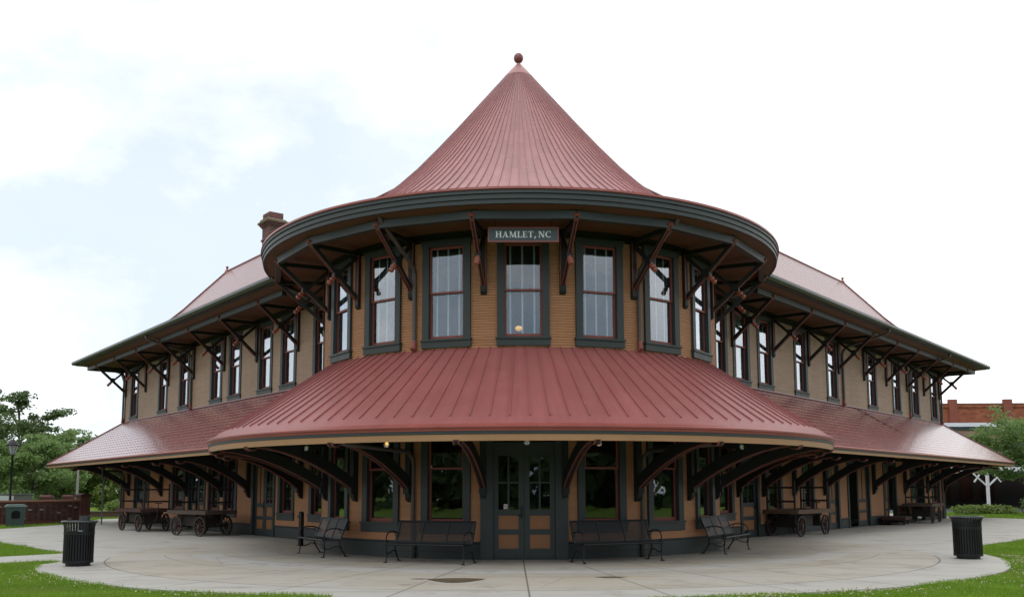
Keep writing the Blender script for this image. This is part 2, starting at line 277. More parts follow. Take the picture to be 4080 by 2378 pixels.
# ------------------------------------------------------------------ mesh builder
class MB:
    def __init__(s): s.v = []; s.f = []; s.m = []; s.uv = {}
    def add(s, vs, fs, mi=0, uv=None):
        b = len(s.v); s.v += [tuple(p) for p in vs]
        for k, f in enumerate(fs):
            if uv is not None: s.uv[len(s.f)] = [uv[i] for i in f]
            s.f.append(tuple(b + i for i in f)); s.m.append(mi)
    def quad(s, a, b, c, d, mi=0, uv=None): s.add((a, b, c, d), ((0, 1, 2, 3),), mi, uv)
    def box(s, x0, x1, y0, y1, z0, z1, mi=0, mat=None):
        vs = [Vector((x, y, z)) for x in (x0, x1) for y in (y0, y1) for z in (z0, z1)]
        if mat is not None: vs = [mat @ v for v in vs]
        s.add(vs, ((0, 1, 3, 2), (4, 6, 7, 5), (0, 4, 5, 1), (2, 3, 7, 6), (0, 2, 6, 4), (1, 5, 7, 3)), mi)
    def bar(s, p0, p1, w, h, up=(0, 0, 1), mi=0, off=(0, 0)):
        p0, p1 = Vector(p0), Vector(p1); d = (p1 - p0); L = d.length; d.normalize()
        x = d.cross(Vector(up))
        if x.length < 1e-4: x = d.cross(Vector((1, 0, 0)))
        x.normalize(); z = x.cross(d)
        vs = [p0 + d * a + x * b + z * c for a in (0, L) for b in (off[0] - w / 2, off[0] + w / 2) for c in (off[1] - h / 2, off[1] + h / 2)]
        s.add(vs, ((0, 1, 3, 2), (4, 6, 7, 5), (0, 4, 5, 1), (2, 3, 7, 6), (0, 2, 6, 4), (1, 5, 7, 3)), mi)
    def tube(s, pts, r, n=8, mi=0, cap=True):
        pts = [Vector(p) for p in pts]; rs = r if isinstance(r, (list, tuple)) else [r] * len(pts)
        rings = []; prev = None
        for i, p in enumerate(pts):
            d = (pts[min(i + 1, len(pts) - 1)] - pts[max(i - 1, 0)]).normalized()
            if prev is None:
                x = d.cross(Vector((0, 0, 1)))
                if x.length < 1e-3: x = d.cross(Vector((1, 0, 0)))
            else: x = prev - d * prev.dot(d)
            x.normalize(); prev = x; y = d.cross(x)
            rings.append([p + (x * cos(2 * PI * k / n) + y * sin(2 * PI * k / n)) * rs[i] for k in range(n)])
        vs = [v for ring in rings for v in ring]
        fs = [(i * n + k, i * n + (k + 1) % n, (i + 1) * n + (k + 1) % n, (i + 1) * n + k) for i in range(len(pts) - 1) for k in range(n)]
        if cap: fs += [tuple(range(n))[::-1], tuple((len(pts) - 1) * n + k for k in range(n))]
        s.add(vs, fs, mi)
    def lathe(s, prof, n=32, c=(0, 0, 0), mi=0, a0=0.0, a1=2 * PI, mat=None):
        full = abs(a1 - a0 - 2 * PI) < 1e-6; cols = n if full else n + 1
        vs = []
        for i in range(cols):
            a = a0 + (a1 - a0) * i / n
            for r, z in prof:
                p = Vector((c[0] + r * sin(a), c[1] - r * cos(a), c[2] + z)); vs.append(mat @ p if mat is not None else p)
        k = len(prof); fs = []
        for i in range(n):
            j = (i + 1) % cols
            for q in range(k - 1): fs.append((i * k + q, j * k + q, j * k + q + 1, i * k + q + 1))
        s.add(vs, fs, mi)
    def sphere(s, c, r, n=10, mi=0, sz=1.0):
        s.lathe([(r * sin(PI * i / n), -r * sz * cos(PI * i / n)) for i in range(n + 1)], n * 2, c, mi)
    def prism(s, poly, y0, y1, mi=0, mat=None, axis='y'):
        n = len(poly)
        def P(a, b, c):
            p = Vector((a, c, b)) if axis == 'y' else (Vector((c, a, b)) if axis == 'x' else Vector((a, b, c)))
            return mat @ p if mat is not None else p
        vs = [P(a, b, y0) for a, b in poly] + [P(a, b, y1) for a, b in poly]
        fs = [tuple(range(n)), tuple(range(2 * n - 1, n - 1, -1))] + [(i, (i + 1) % n, n + (i + 1) % n, n + i) for i in range(n)]
        s.add(vs, fs, mi)
    def mesh(s, name, mats, smooth=False, fix=True):
        me = bpy.data.meshes.new(name); me.from_pydata(s.v, [], s.f)
        for m in (mats if isinstance(mats, (list, tuple)) else [mats]): me.materials.append(m)
        me.polygons.foreach_set('material_index', s.m)
        if s.uv:
            ul = me.uv_layers.new(name='UVMap'); data = ul.data
            for fi, uvs in s.uv.items():
                p = me.polygons[fi]
                for k, li in enumerate(p.loop_indices): data[li].uv = uvs[k]
        me.update()
        if fix:
            import bmesh
            bm = bmesh.new(); bm.from_mesh(me)
            if smooth: bmesh.ops.remove_doubles(bm, verts=bm.verts, dist=1e-5)
            bmesh.ops.recalc_face_normals(bm, faces=bm.faces); bm.to_mesh(me); bm.free()
        if smooth:
            me.polygons.foreach_set('use_smooth', [True] * len(me.polygons))
            try: me.set_sharp_from_angle(angle=math.radians(38))
            except Exception: pass
        return me
def link(name, me, parent=None, loc=(0, 0, 0), rz=0.0):
    o = bpy.data.objects.new(name, me); COL.objects.link(o)
    o.location = loc; o.rotation_euler = (0, 0, rz)
    if parent is not None: o.parent = parent
    return o
def part(name, mb, mats, parent=None, smooth=False, loc=(0, 0, 0), rz=0.0, fix=True):
    return link(name, mb.mesh(name, mats, smooth, fix), parent, loc, rz)
def tag(o, label=None, cat=None, group=None, kind=None):
    if label: o['label'] = label
    if cat: o['category'] = cat
    if group: o['group'] = group
    if kind: o['kind'] = kind
    return o
def thing(name, label, cat, loc=(0, 0, 0), rz=0.0, group=None):
    return tag(link(name, None, None, loc, rz), label, cat, group)
def copy_tree(o, parent=None):
    c = o.copy(); COL.objects.link(c)
    if parent is not None: c.parent = parent
    for ch in list(o.children): copy_tree(ch, c)
    return c

def tpt(th, r, z): return (r * sin(th), -r * cos(th), z)
T2 = (sin(ANG), cos(ANG)); N2 = (cos(ANG), -sin(ANG)); WTH = PI / 2 - ANG
def wpt(s, u, off, z): return (s * (T2[0] * u + N2[0] * (DW + off)), T2[1] * u + N2[1] * (DW + off), z)
def dg(a): return math.radians(a)
def lerp(prof, x):
    for (a, b), (c, d) in zip(prof, prof[1:]):
        if min(a, c) - 1e-9 <= x <= max(a, c) + 1e-9: return b + (d - b) * (x - a) / (c - a)
    return prof[-1][1] if abs(x - prof[-1][0]) < abs(x - prof[0][0]) else prof[0][1]

depot = thing('depot_building', 'two storey ochre clapboard railway depot with red conical corner roof and wrap-around red canopy', 'building')

# ------------------------------------------------------------------ clapboard walls
def clap_wall(f, u0, u1, z0, z1, ops, exp, ustep, lip=0.012):
    mb = MB(); br = {u0, u1}
    for a, b, c, d in ops: br |= {max(u0, min(u1, a)), max(u0, min(u1, b))}
    br = sorted(br); us = []
    for a, b in zip(br, br[1:]):
        k = max(1, math.ceil((b - a) / ustep)); us += [a + (b - a) * i / k for i in range(k)]
    us.append(u1)
    for a, b in zip(us, us[1:]):
        if b - a < 1e-6: continue
        mid = (a + b) / 2; hs = [(c, d) for p, q, c, d in ops if p < mid < q]
        z = z0
        while z < z1 - 1e-6:
            zt = min(z + exp, z1); segs = [(z, zt)]
            for c, d in hs:
                ns = []
                for p, q in segs:
                    if d <= p or c >= q: ns.append((p, q)); continue
                    if c > p: ns.append((p, c))
                    if d < q: ns.append((d, q))
                segs = ns
            zc = z + 0.80 * (zt - z)
            for p, q in segs:
                for lo, hi, d0, d1 in ((z, zc, lip, lip * 0.8), (zc, zt, -lip * 0.9, -lip * 0.9)):
                    pp, qq = max(p, lo), min(q, hi)
                    if qq - pp < 1e-6: continue
                    dp = d0 + (d1 - d0) * (pp - lo) / (hi - lo); dq = d0 + (d1 - d0) * (qq - lo) / (hi - lo)
                    mb.quad(f(a, dp, pp), f(b, dp, pp), f(b, dq, qq), f(a, dq, qq))
                    if pp == lo: mb.quad(f(a, -lip * 0.9, pp), f(b, -lip * 0.9, pp), f(b, dp, pp), f(a, dp, pp))
                    if qq == zc: mb.quad(f(a, -lip * 0.9, qq), f(b, -lip * 0.9, qq), f(b, dq, qq), f(a, dq, qq))
            z = zt
    return mb
ft = lambda u, d, z: tpt(u / R, R + d, z)
fw = lambda s: (lambda u, d, z: wpt(s, u, d, z))

STEP = dg(18.85)
TW_UP = [AX + STEP * k for k in (-3, -2, -1, 0, 1, 2, 3)]
TW_LO = [AX + STEP * k for k in (-3, -2, -1, 1, 2, 3)]
WU = {-1: [26.6, 22.1, 19.2, 15.3, 13.3, 10.37, 8.35, 5.75], 1: [5.76, 7.5, 9.45, 12.75, 16.1, 21.1, 24.7, 27.8, 31.2]}
WL = {-1: [(5.8, 1.0), (8.3, 0.95), (13.45, 1.0), (15.2, 0.95), (19.5, 1.3)], 1: [(5.95, 0.95), (9.9, 1.0), (13.1, 0.85), (30.7, 1.1)]}
# doors: u, width, leaf kinds
WD = {-1: [(10.25, 1.75, 'tg'), (17.15, 1.75, 'gg'), (24.8, 2.1, 'gg')], 1: [(7.83, 1.2, 'g'), (15.75, 0.95, 't'), (18.75, 2.5, 'dt'), (23.0, 1.6, 'td'), (27.4, 2.0, 'gd')]}
ZS, ZM, ZT = 5.42, 6.61, 7.79
LS, LM, LT = 0.87, 2.20, 3.35
CW = 0.18
FR0, FR1 = 7.93, 8.14
hw = 0.47
TMAX = dg(101)
ops = [(R * t - 0.57, R * t + 0.57, ZS - 0.12, ZT + 0.06) for t in TW_UP]
part('wall', clap_wall(ft, -R * TMAX, R * TMAX, 4.9, FR0, ops, 0.066, 0.16), CLAP, depot)
ops = [(R * t - 0.57, R * t + 0.57, LS - 0.12, LT + 0.06) for t in TW_LO] + [(R * AX - 0.95, R * AX + 0.95, 0.0, 3.40)]
part('wall', clap_wall(ft, -R * TMAX, R * TMAX, 0.40, 5.0, ops, 0.075, 0.16), CLAP, depot)
for s, L in ((-1, LL), (1, LR)):
    ops = [(u - 0.57, u + 0.57, ZS - 0.12, ZT + 0.06) for u in WU[s]]
    part('wall', clap_wall(fw(s), 4.3, L, 4.9, FR0, ops, 0.066, 3.0), CLAPW, depot)
    ops = [(u - w / 2 - 0.1, u + w / 2 + 0.1, LS - 0.12, LT + 0.06) for u, w in WL[s]] + [(u - w / 2 - 0.06, u + w / 2 + 0.06, 0, 3.4) for u, w, k in WD[s]]
    part('wall', clap_wall(fw(s), 4.3, L, 0.42, 5.0, ops, 0.075, 3.0), CLAP, depot)
    fe = lambda u, d, z, s=s, L=L: wpt(s, L + d, -u, z)
    part('wall', clap_wall(fe, 0, 8, 0.42, FR0, [], 0.075, 3.0), CLAPW, depot)
    mb = MB(); mb.quad(wpt(s, 5, -8, 0), wpt(s, L, -8, 0), wpt(s, L, -8, FR1), wpt(s, 5, -8, FR1)); part('wall', mb, CLAPW, depot)
    mb = MB()                                               # corner boards
    for a, b, c, d in ((L - 0.14, L + 0.03, -0.10, 0.03),):
        vs = [wpt(s, u, o, z) for u in (a, b) for o in (c, d) for z in (0.0, FR0)]
        mb.add(vs, ((0, 1, 3, 2), (4, 6, 7, 5), (0, 4, 5, 1), (2, 3, 7, 6), (0, 2, 6, 4), (1, 5, 7, 3)))
    part('corner_board', mb, GREEN, depot)
def ring_band(prof, a0, a1, n=96):
    mb = MB(); mb.lathe(prof, n, (0, 0, 0), 0, a0, a1); return mb
def wing_strip(s, us, prof, closed=True):
    """profile (off,z) swept along u; us = function of off -> (u0,u1)"""
    mb = MB(); k = len(prof); vs = []
    for e in (0, 1):
        for off, z in prof: vs.append(wpt(s, us(off)[e], off, z))
    fs = [(i, (i + 1) % k, k + (i + 1) % k, k + i) for i in range(k if closed else k - 1)]
    if closed: fs += [tuple(range(k)), tuple(range(2 * k - 1, k - 1, -1))]
    mb.add(vs, fs); return mb
bprof = [(0.0, 0.0), (0.035, 0.0), (0.035, 0.36), (0.02, 0.385), (0.055, 0.39), (0.055, 0.41), (0.0, 0.43)]
# base boards, cut at the doors
for a, b in ((-TMAX, AX - dg(10.1)), (AX + dg(10.1), TMAX)): part('base_board', ring_band([(R + d, z) for d, z in bprof], a, b, 48), GREEN, depot)
for s, L in ((-1, LL), (1, LR)):
    cuts = sorted((u - w / 2 - 0.22, u + w / 2 + 0.22) for u, w, k in WD[s]); edge = 4.5
    for a, b in cuts + [(L + 0.05, L + 1)]:
        part('base_board', wing_strip(s, lambda o, e=edge, a=a: (e, a), bprof), GREEN, depot); edge = b
fprof = [(-0.01, FR0), (0.03, FR0), (0.03, FR0 + 0.13), (0.06, FR0 + 0.14), (0.06, FR1), (-0.01, FR1)]
part('frieze', ring_band([(R + d, z) for d, z in fprof], -TMAX, TMAX, 96), GREEND, depot)
for s, L in ((-1, LL), (1, LR)): part('frieze', wing_strip(s, lambda o, L=L: (4.5, L + 0.05), fprof), GREEND, depot)

# ------------------------------------------------------------------ windows
def win_kit(zs, zm, zt, h, sill_lo):
    k = {}
    mb = MB(); c0, c1 = -0.045, 0.11
    for sx in (-1, 1):
        a, b = sorted((sx * h, sx * (h + CW))); mb.box(a, b, c0, c1, zs, zt + 0.002)
    mb.box(-h - CW - 0.02, h + CW + 0.02, c0 - 0.006, c1, zt + 0.002, zt + 0.14)
    mb.box(-h - CW - 0.05, h + CW + 0.05, c0 - 0.03, c1, zt + 0.14, zt + 0.165)
    k['window'] = mb.mesh('window_casing', GREEN)
    mb = MB(); mb.box(-h - CW - 0.035, h + CW + 0.035, c0 - 0.045, c1, zs - 0.05, zs)
    mb.box(-h - CW - 0.015, h + CW + 0.015, c0 - 0.012, 0.1, sill_lo, zs - 0.05)
    k['sill'] = mb.mesh('window_sill', GREEN)
    def sash(z0, z1, y, bot, top):
        mb = MB(); w = 0.055
        mb.box(-h, -h + w, y, y + 0.04, z0, z1); mb.box(h - w, h, y, y + 0.04, z0, z1)
        mb.box(-h + w, h - w, y + 0.002, y + 0.038, z0, z0 + bot); mb.box(-h + w, h - w, y + 0.002, y + 0.038, z1 - top, z1)
        return mb.mesh('sash', REDT)
    k['sash1'] = sash(zm - 0.03, zt, 0.03, 0.05, 0.065); k['sash2'] = sash(zs, zm + 0.03, 0.074, 0.09, 0.05)
    def pane(z0, z1, y):
        mb = MB(); w = 0.05; mb.box(-h + w, h - w, y, y + 0.006, z0, z1); return mb
    k['pane1'] = pane(zm + 0.015, zt - 0.06, 0.047); k['pane2'] = pane(zs + 0.085, zm - 0.015, 0.091)
    return k
UPK = win_kit(ZS, ZM, ZT, hw, 5.20)
for p in ('pane1', 'pane2'): UPK[p] = UPK[p].mesh('pane', GLASS)
LOK = win_kit(LS, LM, LT, hw, 0.62)
for p in ('pane1', 'pane2'): LOK[p] = LOK[p].mesh('pane', GLASSL)
mb = MB()
nsl = 46
for i in range(nsl):
    z = ZS + 0.06 + i * 0.05; mb.box(-0.44, 0.44, 0.175, 0.181, z, z + 0.040)
    mb.quad((-0.44, 0.181, z + 0.040), (0.44, 0.181, z + 0.040), (0.44, 0.21, z + 0.05), (-0.44, 0.21, z + 0.05))
for x in (-0.32, -0.02, 0.28): mb.box(x - 0.022, x + 0.022, 0.166, 0.170, ZS + 0.05, ZT - 0.03, 1)
BLIND = mb.mesh('blind', [SLAT, TAPE])
BLINDS = [BLIND]
mb = MB()
for i in range(nsl):
    if i < 16: continue
    z = ZS + 0.06 + i * 0.05; mb.box(-0.44, 0.44, 0.175, 0.181, z, z + 0.044)
for x in (-0.32, -0.02, 0.28): mb.box(x - 0.022, x + 0.022, 0.166, 0.170, ZS + 0.84, ZT - 0.03, 1)
mb.box(-0.44, 0.44, 0.165, 0.185, ZS + 0.80, ZS + 0.84)
BLINDS.append(mb.mesh('blind_raised', [SLAT, TAPE]))
mb = MB(); prev = None
for i in range(61):
    x = -0.46 + 0.92 * i / 60; y = 0.19 + 0.022 * sin(i * 1.15) + 0.01 * sin(i * 0.37)
    if prev and not 24 < i < 34: mb.quad((prev[0], prev[1], ZS + 0.03), (x, y, ZS + 0.03), (x, y, ZT), (prev[0], prev[1], ZT))
    prev = (x, y)
BLINDS.append(mb.mesh('curtain', M('curtain_cloth', (0.55, 0.54, 0.51), 0.9, 0.1, 0.1)))
mb = MB(); mb.box(-0.62, 0.62, 0.9, 0.95, 0.5, 3.4)
def set_window(kit, loc, th, blind, sx=1.0):
    o = link('window', kit['window'], depot, loc, th); o.scale = (sx, 1, 1)
    link('sash', kit['sash1'], o); link('sash', kit['sash2'], o)
    link('pane', kit['pane1'], o); link('pane', kit['pane2'], o); link('sill', kit['sill'], o)
    if blind is not None and blind >= 0: link('curtain' if blind == 2 else 'blind', BLINDS[blind], o)
    return o
for t, k in zip(TW_UP, (0, 0, 0, 0, 0, 0, 0)): set_window(UPK, tpt(t, R, 0), t, k)
for t in TW_LO: set_window(LOK, tpt(t, R, 0), t, None)
for s in (-1, 1):
    for i, u in enumerate(WU[s]): set_window(UPK, wpt(s, u, 0, 0), s * WTH, (0, 2, 1, 0, 2, 0, 1, 0, 0)[i])
    for u, w in WL[s]: set_window(LOK, wpt(s, u, 0, 0), s * WTH, None, w / 0.94)
# rooms: ceiling slab and dark partition walls so the inside reads as rooms
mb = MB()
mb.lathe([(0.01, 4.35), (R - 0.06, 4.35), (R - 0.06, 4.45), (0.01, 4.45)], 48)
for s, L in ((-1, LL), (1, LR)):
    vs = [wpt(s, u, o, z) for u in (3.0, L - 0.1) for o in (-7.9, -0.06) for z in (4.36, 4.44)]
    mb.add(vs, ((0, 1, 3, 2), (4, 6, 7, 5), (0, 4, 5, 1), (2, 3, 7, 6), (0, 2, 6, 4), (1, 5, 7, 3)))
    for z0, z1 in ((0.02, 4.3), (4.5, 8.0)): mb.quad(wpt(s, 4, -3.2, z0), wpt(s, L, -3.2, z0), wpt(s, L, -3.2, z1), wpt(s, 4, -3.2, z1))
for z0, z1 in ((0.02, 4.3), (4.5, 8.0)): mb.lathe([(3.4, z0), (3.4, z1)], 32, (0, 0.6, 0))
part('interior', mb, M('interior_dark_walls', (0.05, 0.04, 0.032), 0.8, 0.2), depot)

# ------------------------------------------------------------------ doors
def make_door(loc, th, w, kinds, main=False):
    H = 2.72; h = w / 2; cw = 0.30 if main else 0.16
    mb = MB()
    for sx in (-1, 1):
        a, b = sorted((sx * h, sx * (h + cw))); mb.box(a, b, -0.05, 0.14, 0.0, 3.36)
    mb.box(-h - cw - 0.02, h + cw + 0.02, -0.06, 0.14, 3.36, 3.52); mb.box(-h, h, 0.0, 0.13, H, H + 0.10); mb.box(-h, h, 0.02, 0.12, 3.28, 3.36)
    mb.box(-h, h, -0.02, 0.16, 0.0, 0.03)
    o = link('door', mb.mesh('door_casing', GREEN), depot, loc, th)
    mb = MB(); mb.box(-h, h, 0.06, 0.068, H + 0.10, 3.28); part('transom_pane', mb, GLASSL, o)
    n = len(kinds); lw = w / n
    for i, k in enumerate(kinds):
        x0 = -h + i * lw + 0.004; x1 = x0 + lw - 0.008; W = x1 - x0
        if k == 'd': continue                                # leaf standing open: dark room behind
        st = min(0.13, W * 0.18); y0, y1 = 0.045, 0.09
        mb = MB(); mb.box(x0, x0 + st, y0, y1, 0.035, H); mb.box(x1 - st, x1, y0, y1, 0.035, H)
        zr = [(0.035, 0.26), (0.595, 0.72), (1.05, 1.19), (2.50, H)]
        for a, b in zr: mb.box(x0 + st, x1 - st, y0 + 0.002, y1 - 0.002, a, b)
        if k == 'g':
            mb.box((x0 + x1) / 2 - 0.022, (x0 + x1) / 2 + 0.022, y0 + 0.006, y1 - 0.006, 1.19, 2.50)
            mb.box(x0 + st, x1 - st, y0 + 0.008, y1 - 0.008, 1.82, 1.86)
        part('leaf', mb, GREEN, o)
        for a, b in ((0.26, 0.595), (0.72, 1.05)):
            mb = MB(); mb.box(x0 + st, x1 - st, y0 + 0.022, y1 - 0.01, a, b); mb.box(x0 + st + 0.05, x1 - st - 0.05, y0 + 0.014, y0 + 0.022, a + 0.05, b - 0.05); part('panel', mb, TANP, o)
        if k == 'g':
            mb = MB(); mb.box(x0 + st, x1 - st, 0.066, 0.072, 1.19, 2.50); part('pane', mb, GLASSL, o)
        else:
            mb = MB(); xm = (x0 + x1) / 2
            mb.box(x0 + st, xm - 0.03, y0 + 0.022, y1 - 0.01, 1.19, 2.50); mb.box(xm + 0.03, x1 - st, y0 + 0.022, y1 - 0.01, 1.19, 2.50); part('panel', mb, TANP, o)
            mb = MB(); mb.box(xm - 0.03, xm + 0.03, y0 + 0.004, y1 - 0.012, 1.19, 2.50); part('mullion', mb, GREEN, o)
    xk = (-0.06 if n > 1 else h - 0.08)
    mb = MB(); mb.box(xk - 0.03, xk + 0.03, 0.030, 0.045, 0.98, 1.28); mb.tube([(xk, 0.03, 1.06), (xk, -0.02, 1.06), (xk - 0.09, -0.025, 1.06)], 0.011, 6)
    part('handle', mb, IRON, o)
    return o
front = make_door(tpt(AX, R - 0.0, 0), AX, 1.52, 'gg', True)
mb = MB(); sxx, sz = -0.44, 1.265                               # no smoking notice on the glass
mb.box(sxx - 0.055, sxx + 0.055, 0.055, 0.058, sz - 0.055, sz + 0.055, 0)
for i in range(20):
    a, b = 2 * PI * i / 20, 2 * PI * (i + 1) / 20
    mb.quad(*[(sxx + r * cos(q), 0.0535, sz + r * sin(q)) for r, q in ((0.034, a), (0.034, b), (0.045, b), (0.045, a))], 1)
mb.bar((sxx - 0.027, 0.0528, sz + 0.027), (sxx + 0.027, 0.0528, sz - 0.027), 0.010, 0.001, (0, 1, 0), 1)
mb.box(sxx - 0.03, sxx + 0.024, 0.0532, 0.054, sz - 0.006, sz + 0.004, 2)
part('notice', mb, [WHITE, M('notice_red', (0.35, 0.03, 0.05)), DARK], front)
for s in (-1, 1):
    for u, w, k in WD[s]: make_door(wpt(s, u, 0, 0), s * WTH, w, k)

# ------------------------------------------------------------------ upper roofs
NSEAM = 128
CPROF = [(0.06, 15.28), (0.44, 14.82), (1.2, 13.89), (2.0, 12.91), (2.7, 12.08), (3.4, 11.29), (4.0, 10.69), (4.5, 10.24), (5.0, 9.83), (5.6, 9.40), (6.3, 9.03), (7.0, 8.77), (7.82, 8.60)]
def seam_roof(prof, a0, a1, nseam, mat, rib0, rib1):
    n = max(8, int(round((a1 - a0) / (2 * PI) * nseam))) ; sub = 2
    mb = MB(); L = [0.0]
    for (r0, z0), (r1, z1) in zip(prof, prof[1:]): L.append(L[-1] + math.hypot(r1 - r0, z1 - z0))
    K = len(prof)
    for i in range(n * sub):
        t0 = a0 + (a1 - a0) * i / (n * sub); t1 = a0 + (a1 - a0) * (i + 1) / (n * sub)
        u0, u1 = i / sub, (i + 1) / sub - 1e-4
        vs = []; uv = []
        for q in range(K):
            vs += [tpt(t0, *prof[q]), tpt(t1, *prof[q])]; uv += [(u0, L[q]), (u1, L[q])]
        mb.add(vs, [(2 * q, 2 * q + 2, 2 * q + 3, 2 * q + 1) for q in range(K - 1)], 0, uv)
    for i in range(n + 1):                                   # standing seams
        t = a0 + (a1 - a0) * i / n
        ca, sa = sin(t), -cos(t); lx, ly = cos(t), sin(t)
        w = 0.011; hgt = 0.03; pr = []
        for q in range(K):
            r, z = prof[q]
            if rib0 <= r <= rib1: pr.append((r, z))
        jit = random.uniform(-0.004, 0.004)
        vs = []
        for r, z in pr:
            ww = min(w, r * 0.012)
            for lat, up in ((-ww, -0.01), (-ww, hgt), (ww, hgt), (ww, -0.01)):
                vs.append((ca * (r + up * 0.5) + lx * (lat + jit), sa * (r + up * 0.5) + ly * (lat + jit), z + up * 0.9))
        fs = [(4 * q + e, 4 * q + e + 1, 4 * q + 5 + e, 4 * q + 4 + e) for q in range(len(pr) - 1) for e in range(3)]
        fs.append((4 * (len(pr) - 1), 4 * (len(pr) - 1) + 1, 4 * (len(pr) - 1) + 2, 4 * (len(pr) - 1) + 3))
        mb.add(vs, fs, 0, [(i + 0.5, q // 4) for q in range(len(vs))])
    return mb
roof = part('roof', seam_roof(CPROF, PI, 3 * PI, NSEAM, CONE, 0.44, 7.0), CONE, depot, True, fix=False)
# bring normals right without merging seams of uv
mb = MB(); mb.lathe([(0.04, 15.34), (0.075, 15.30), (0.25, 15.10), (0.46, 14.85), (0.475, 14.82), (0.42, 14.80)], 48); part('roof_cap', mb, M('roof_cap_red', (0.40, 0.19, 0.18), 0.35, 0.5, 0.06), roof, True)
mb = MB(); mb.lathe([(0.0, 15.27), (0.065, 15.28), (0.045, 15.34), (0.05, 15.40)], 16); mb.sphere((0, 0, 15.51), 0.158, 14, 0, 1.06); part('finial', mb, M('finial_red', (0.21, 0.058, 0.055), 0.32, 0.5, 0.05), roof, True)
# eave edge of the cone: red drip edge, two-step green fascia, soffit
mb = ring_band([(7.80, 8.63), (7.86, 8.62), (7.87, 8.565), (7.82, 8.55)], 0, 2 * PI, 160); part('drip_edge', mb, GUTR, roof, True)
mb = ring_band([(7.78, 8.56), (7.835, 8.56), (7.845, 8.47), (7.80, 8.465), (7.80, 8.455), (7.815, 8.45), (7.82, 8.345), (7.78, 8.34), (7.78, 8.33), (7.795, 8.325), (7.795, 8.235), (7.73, 8.23)], 0, 2 * PI, 160); part('fascia', mb, GREEN, depot, False)
mb = ring_band([(7.79, 8.25), (7.66, 8.235), (7.42, 8.16), (7.1, 8.145), (6.5, 8.14), (R - 0.1, 8.14)], 0, 2 * PI, 160); part('soffit', mb, SOFFIT, depot, True)
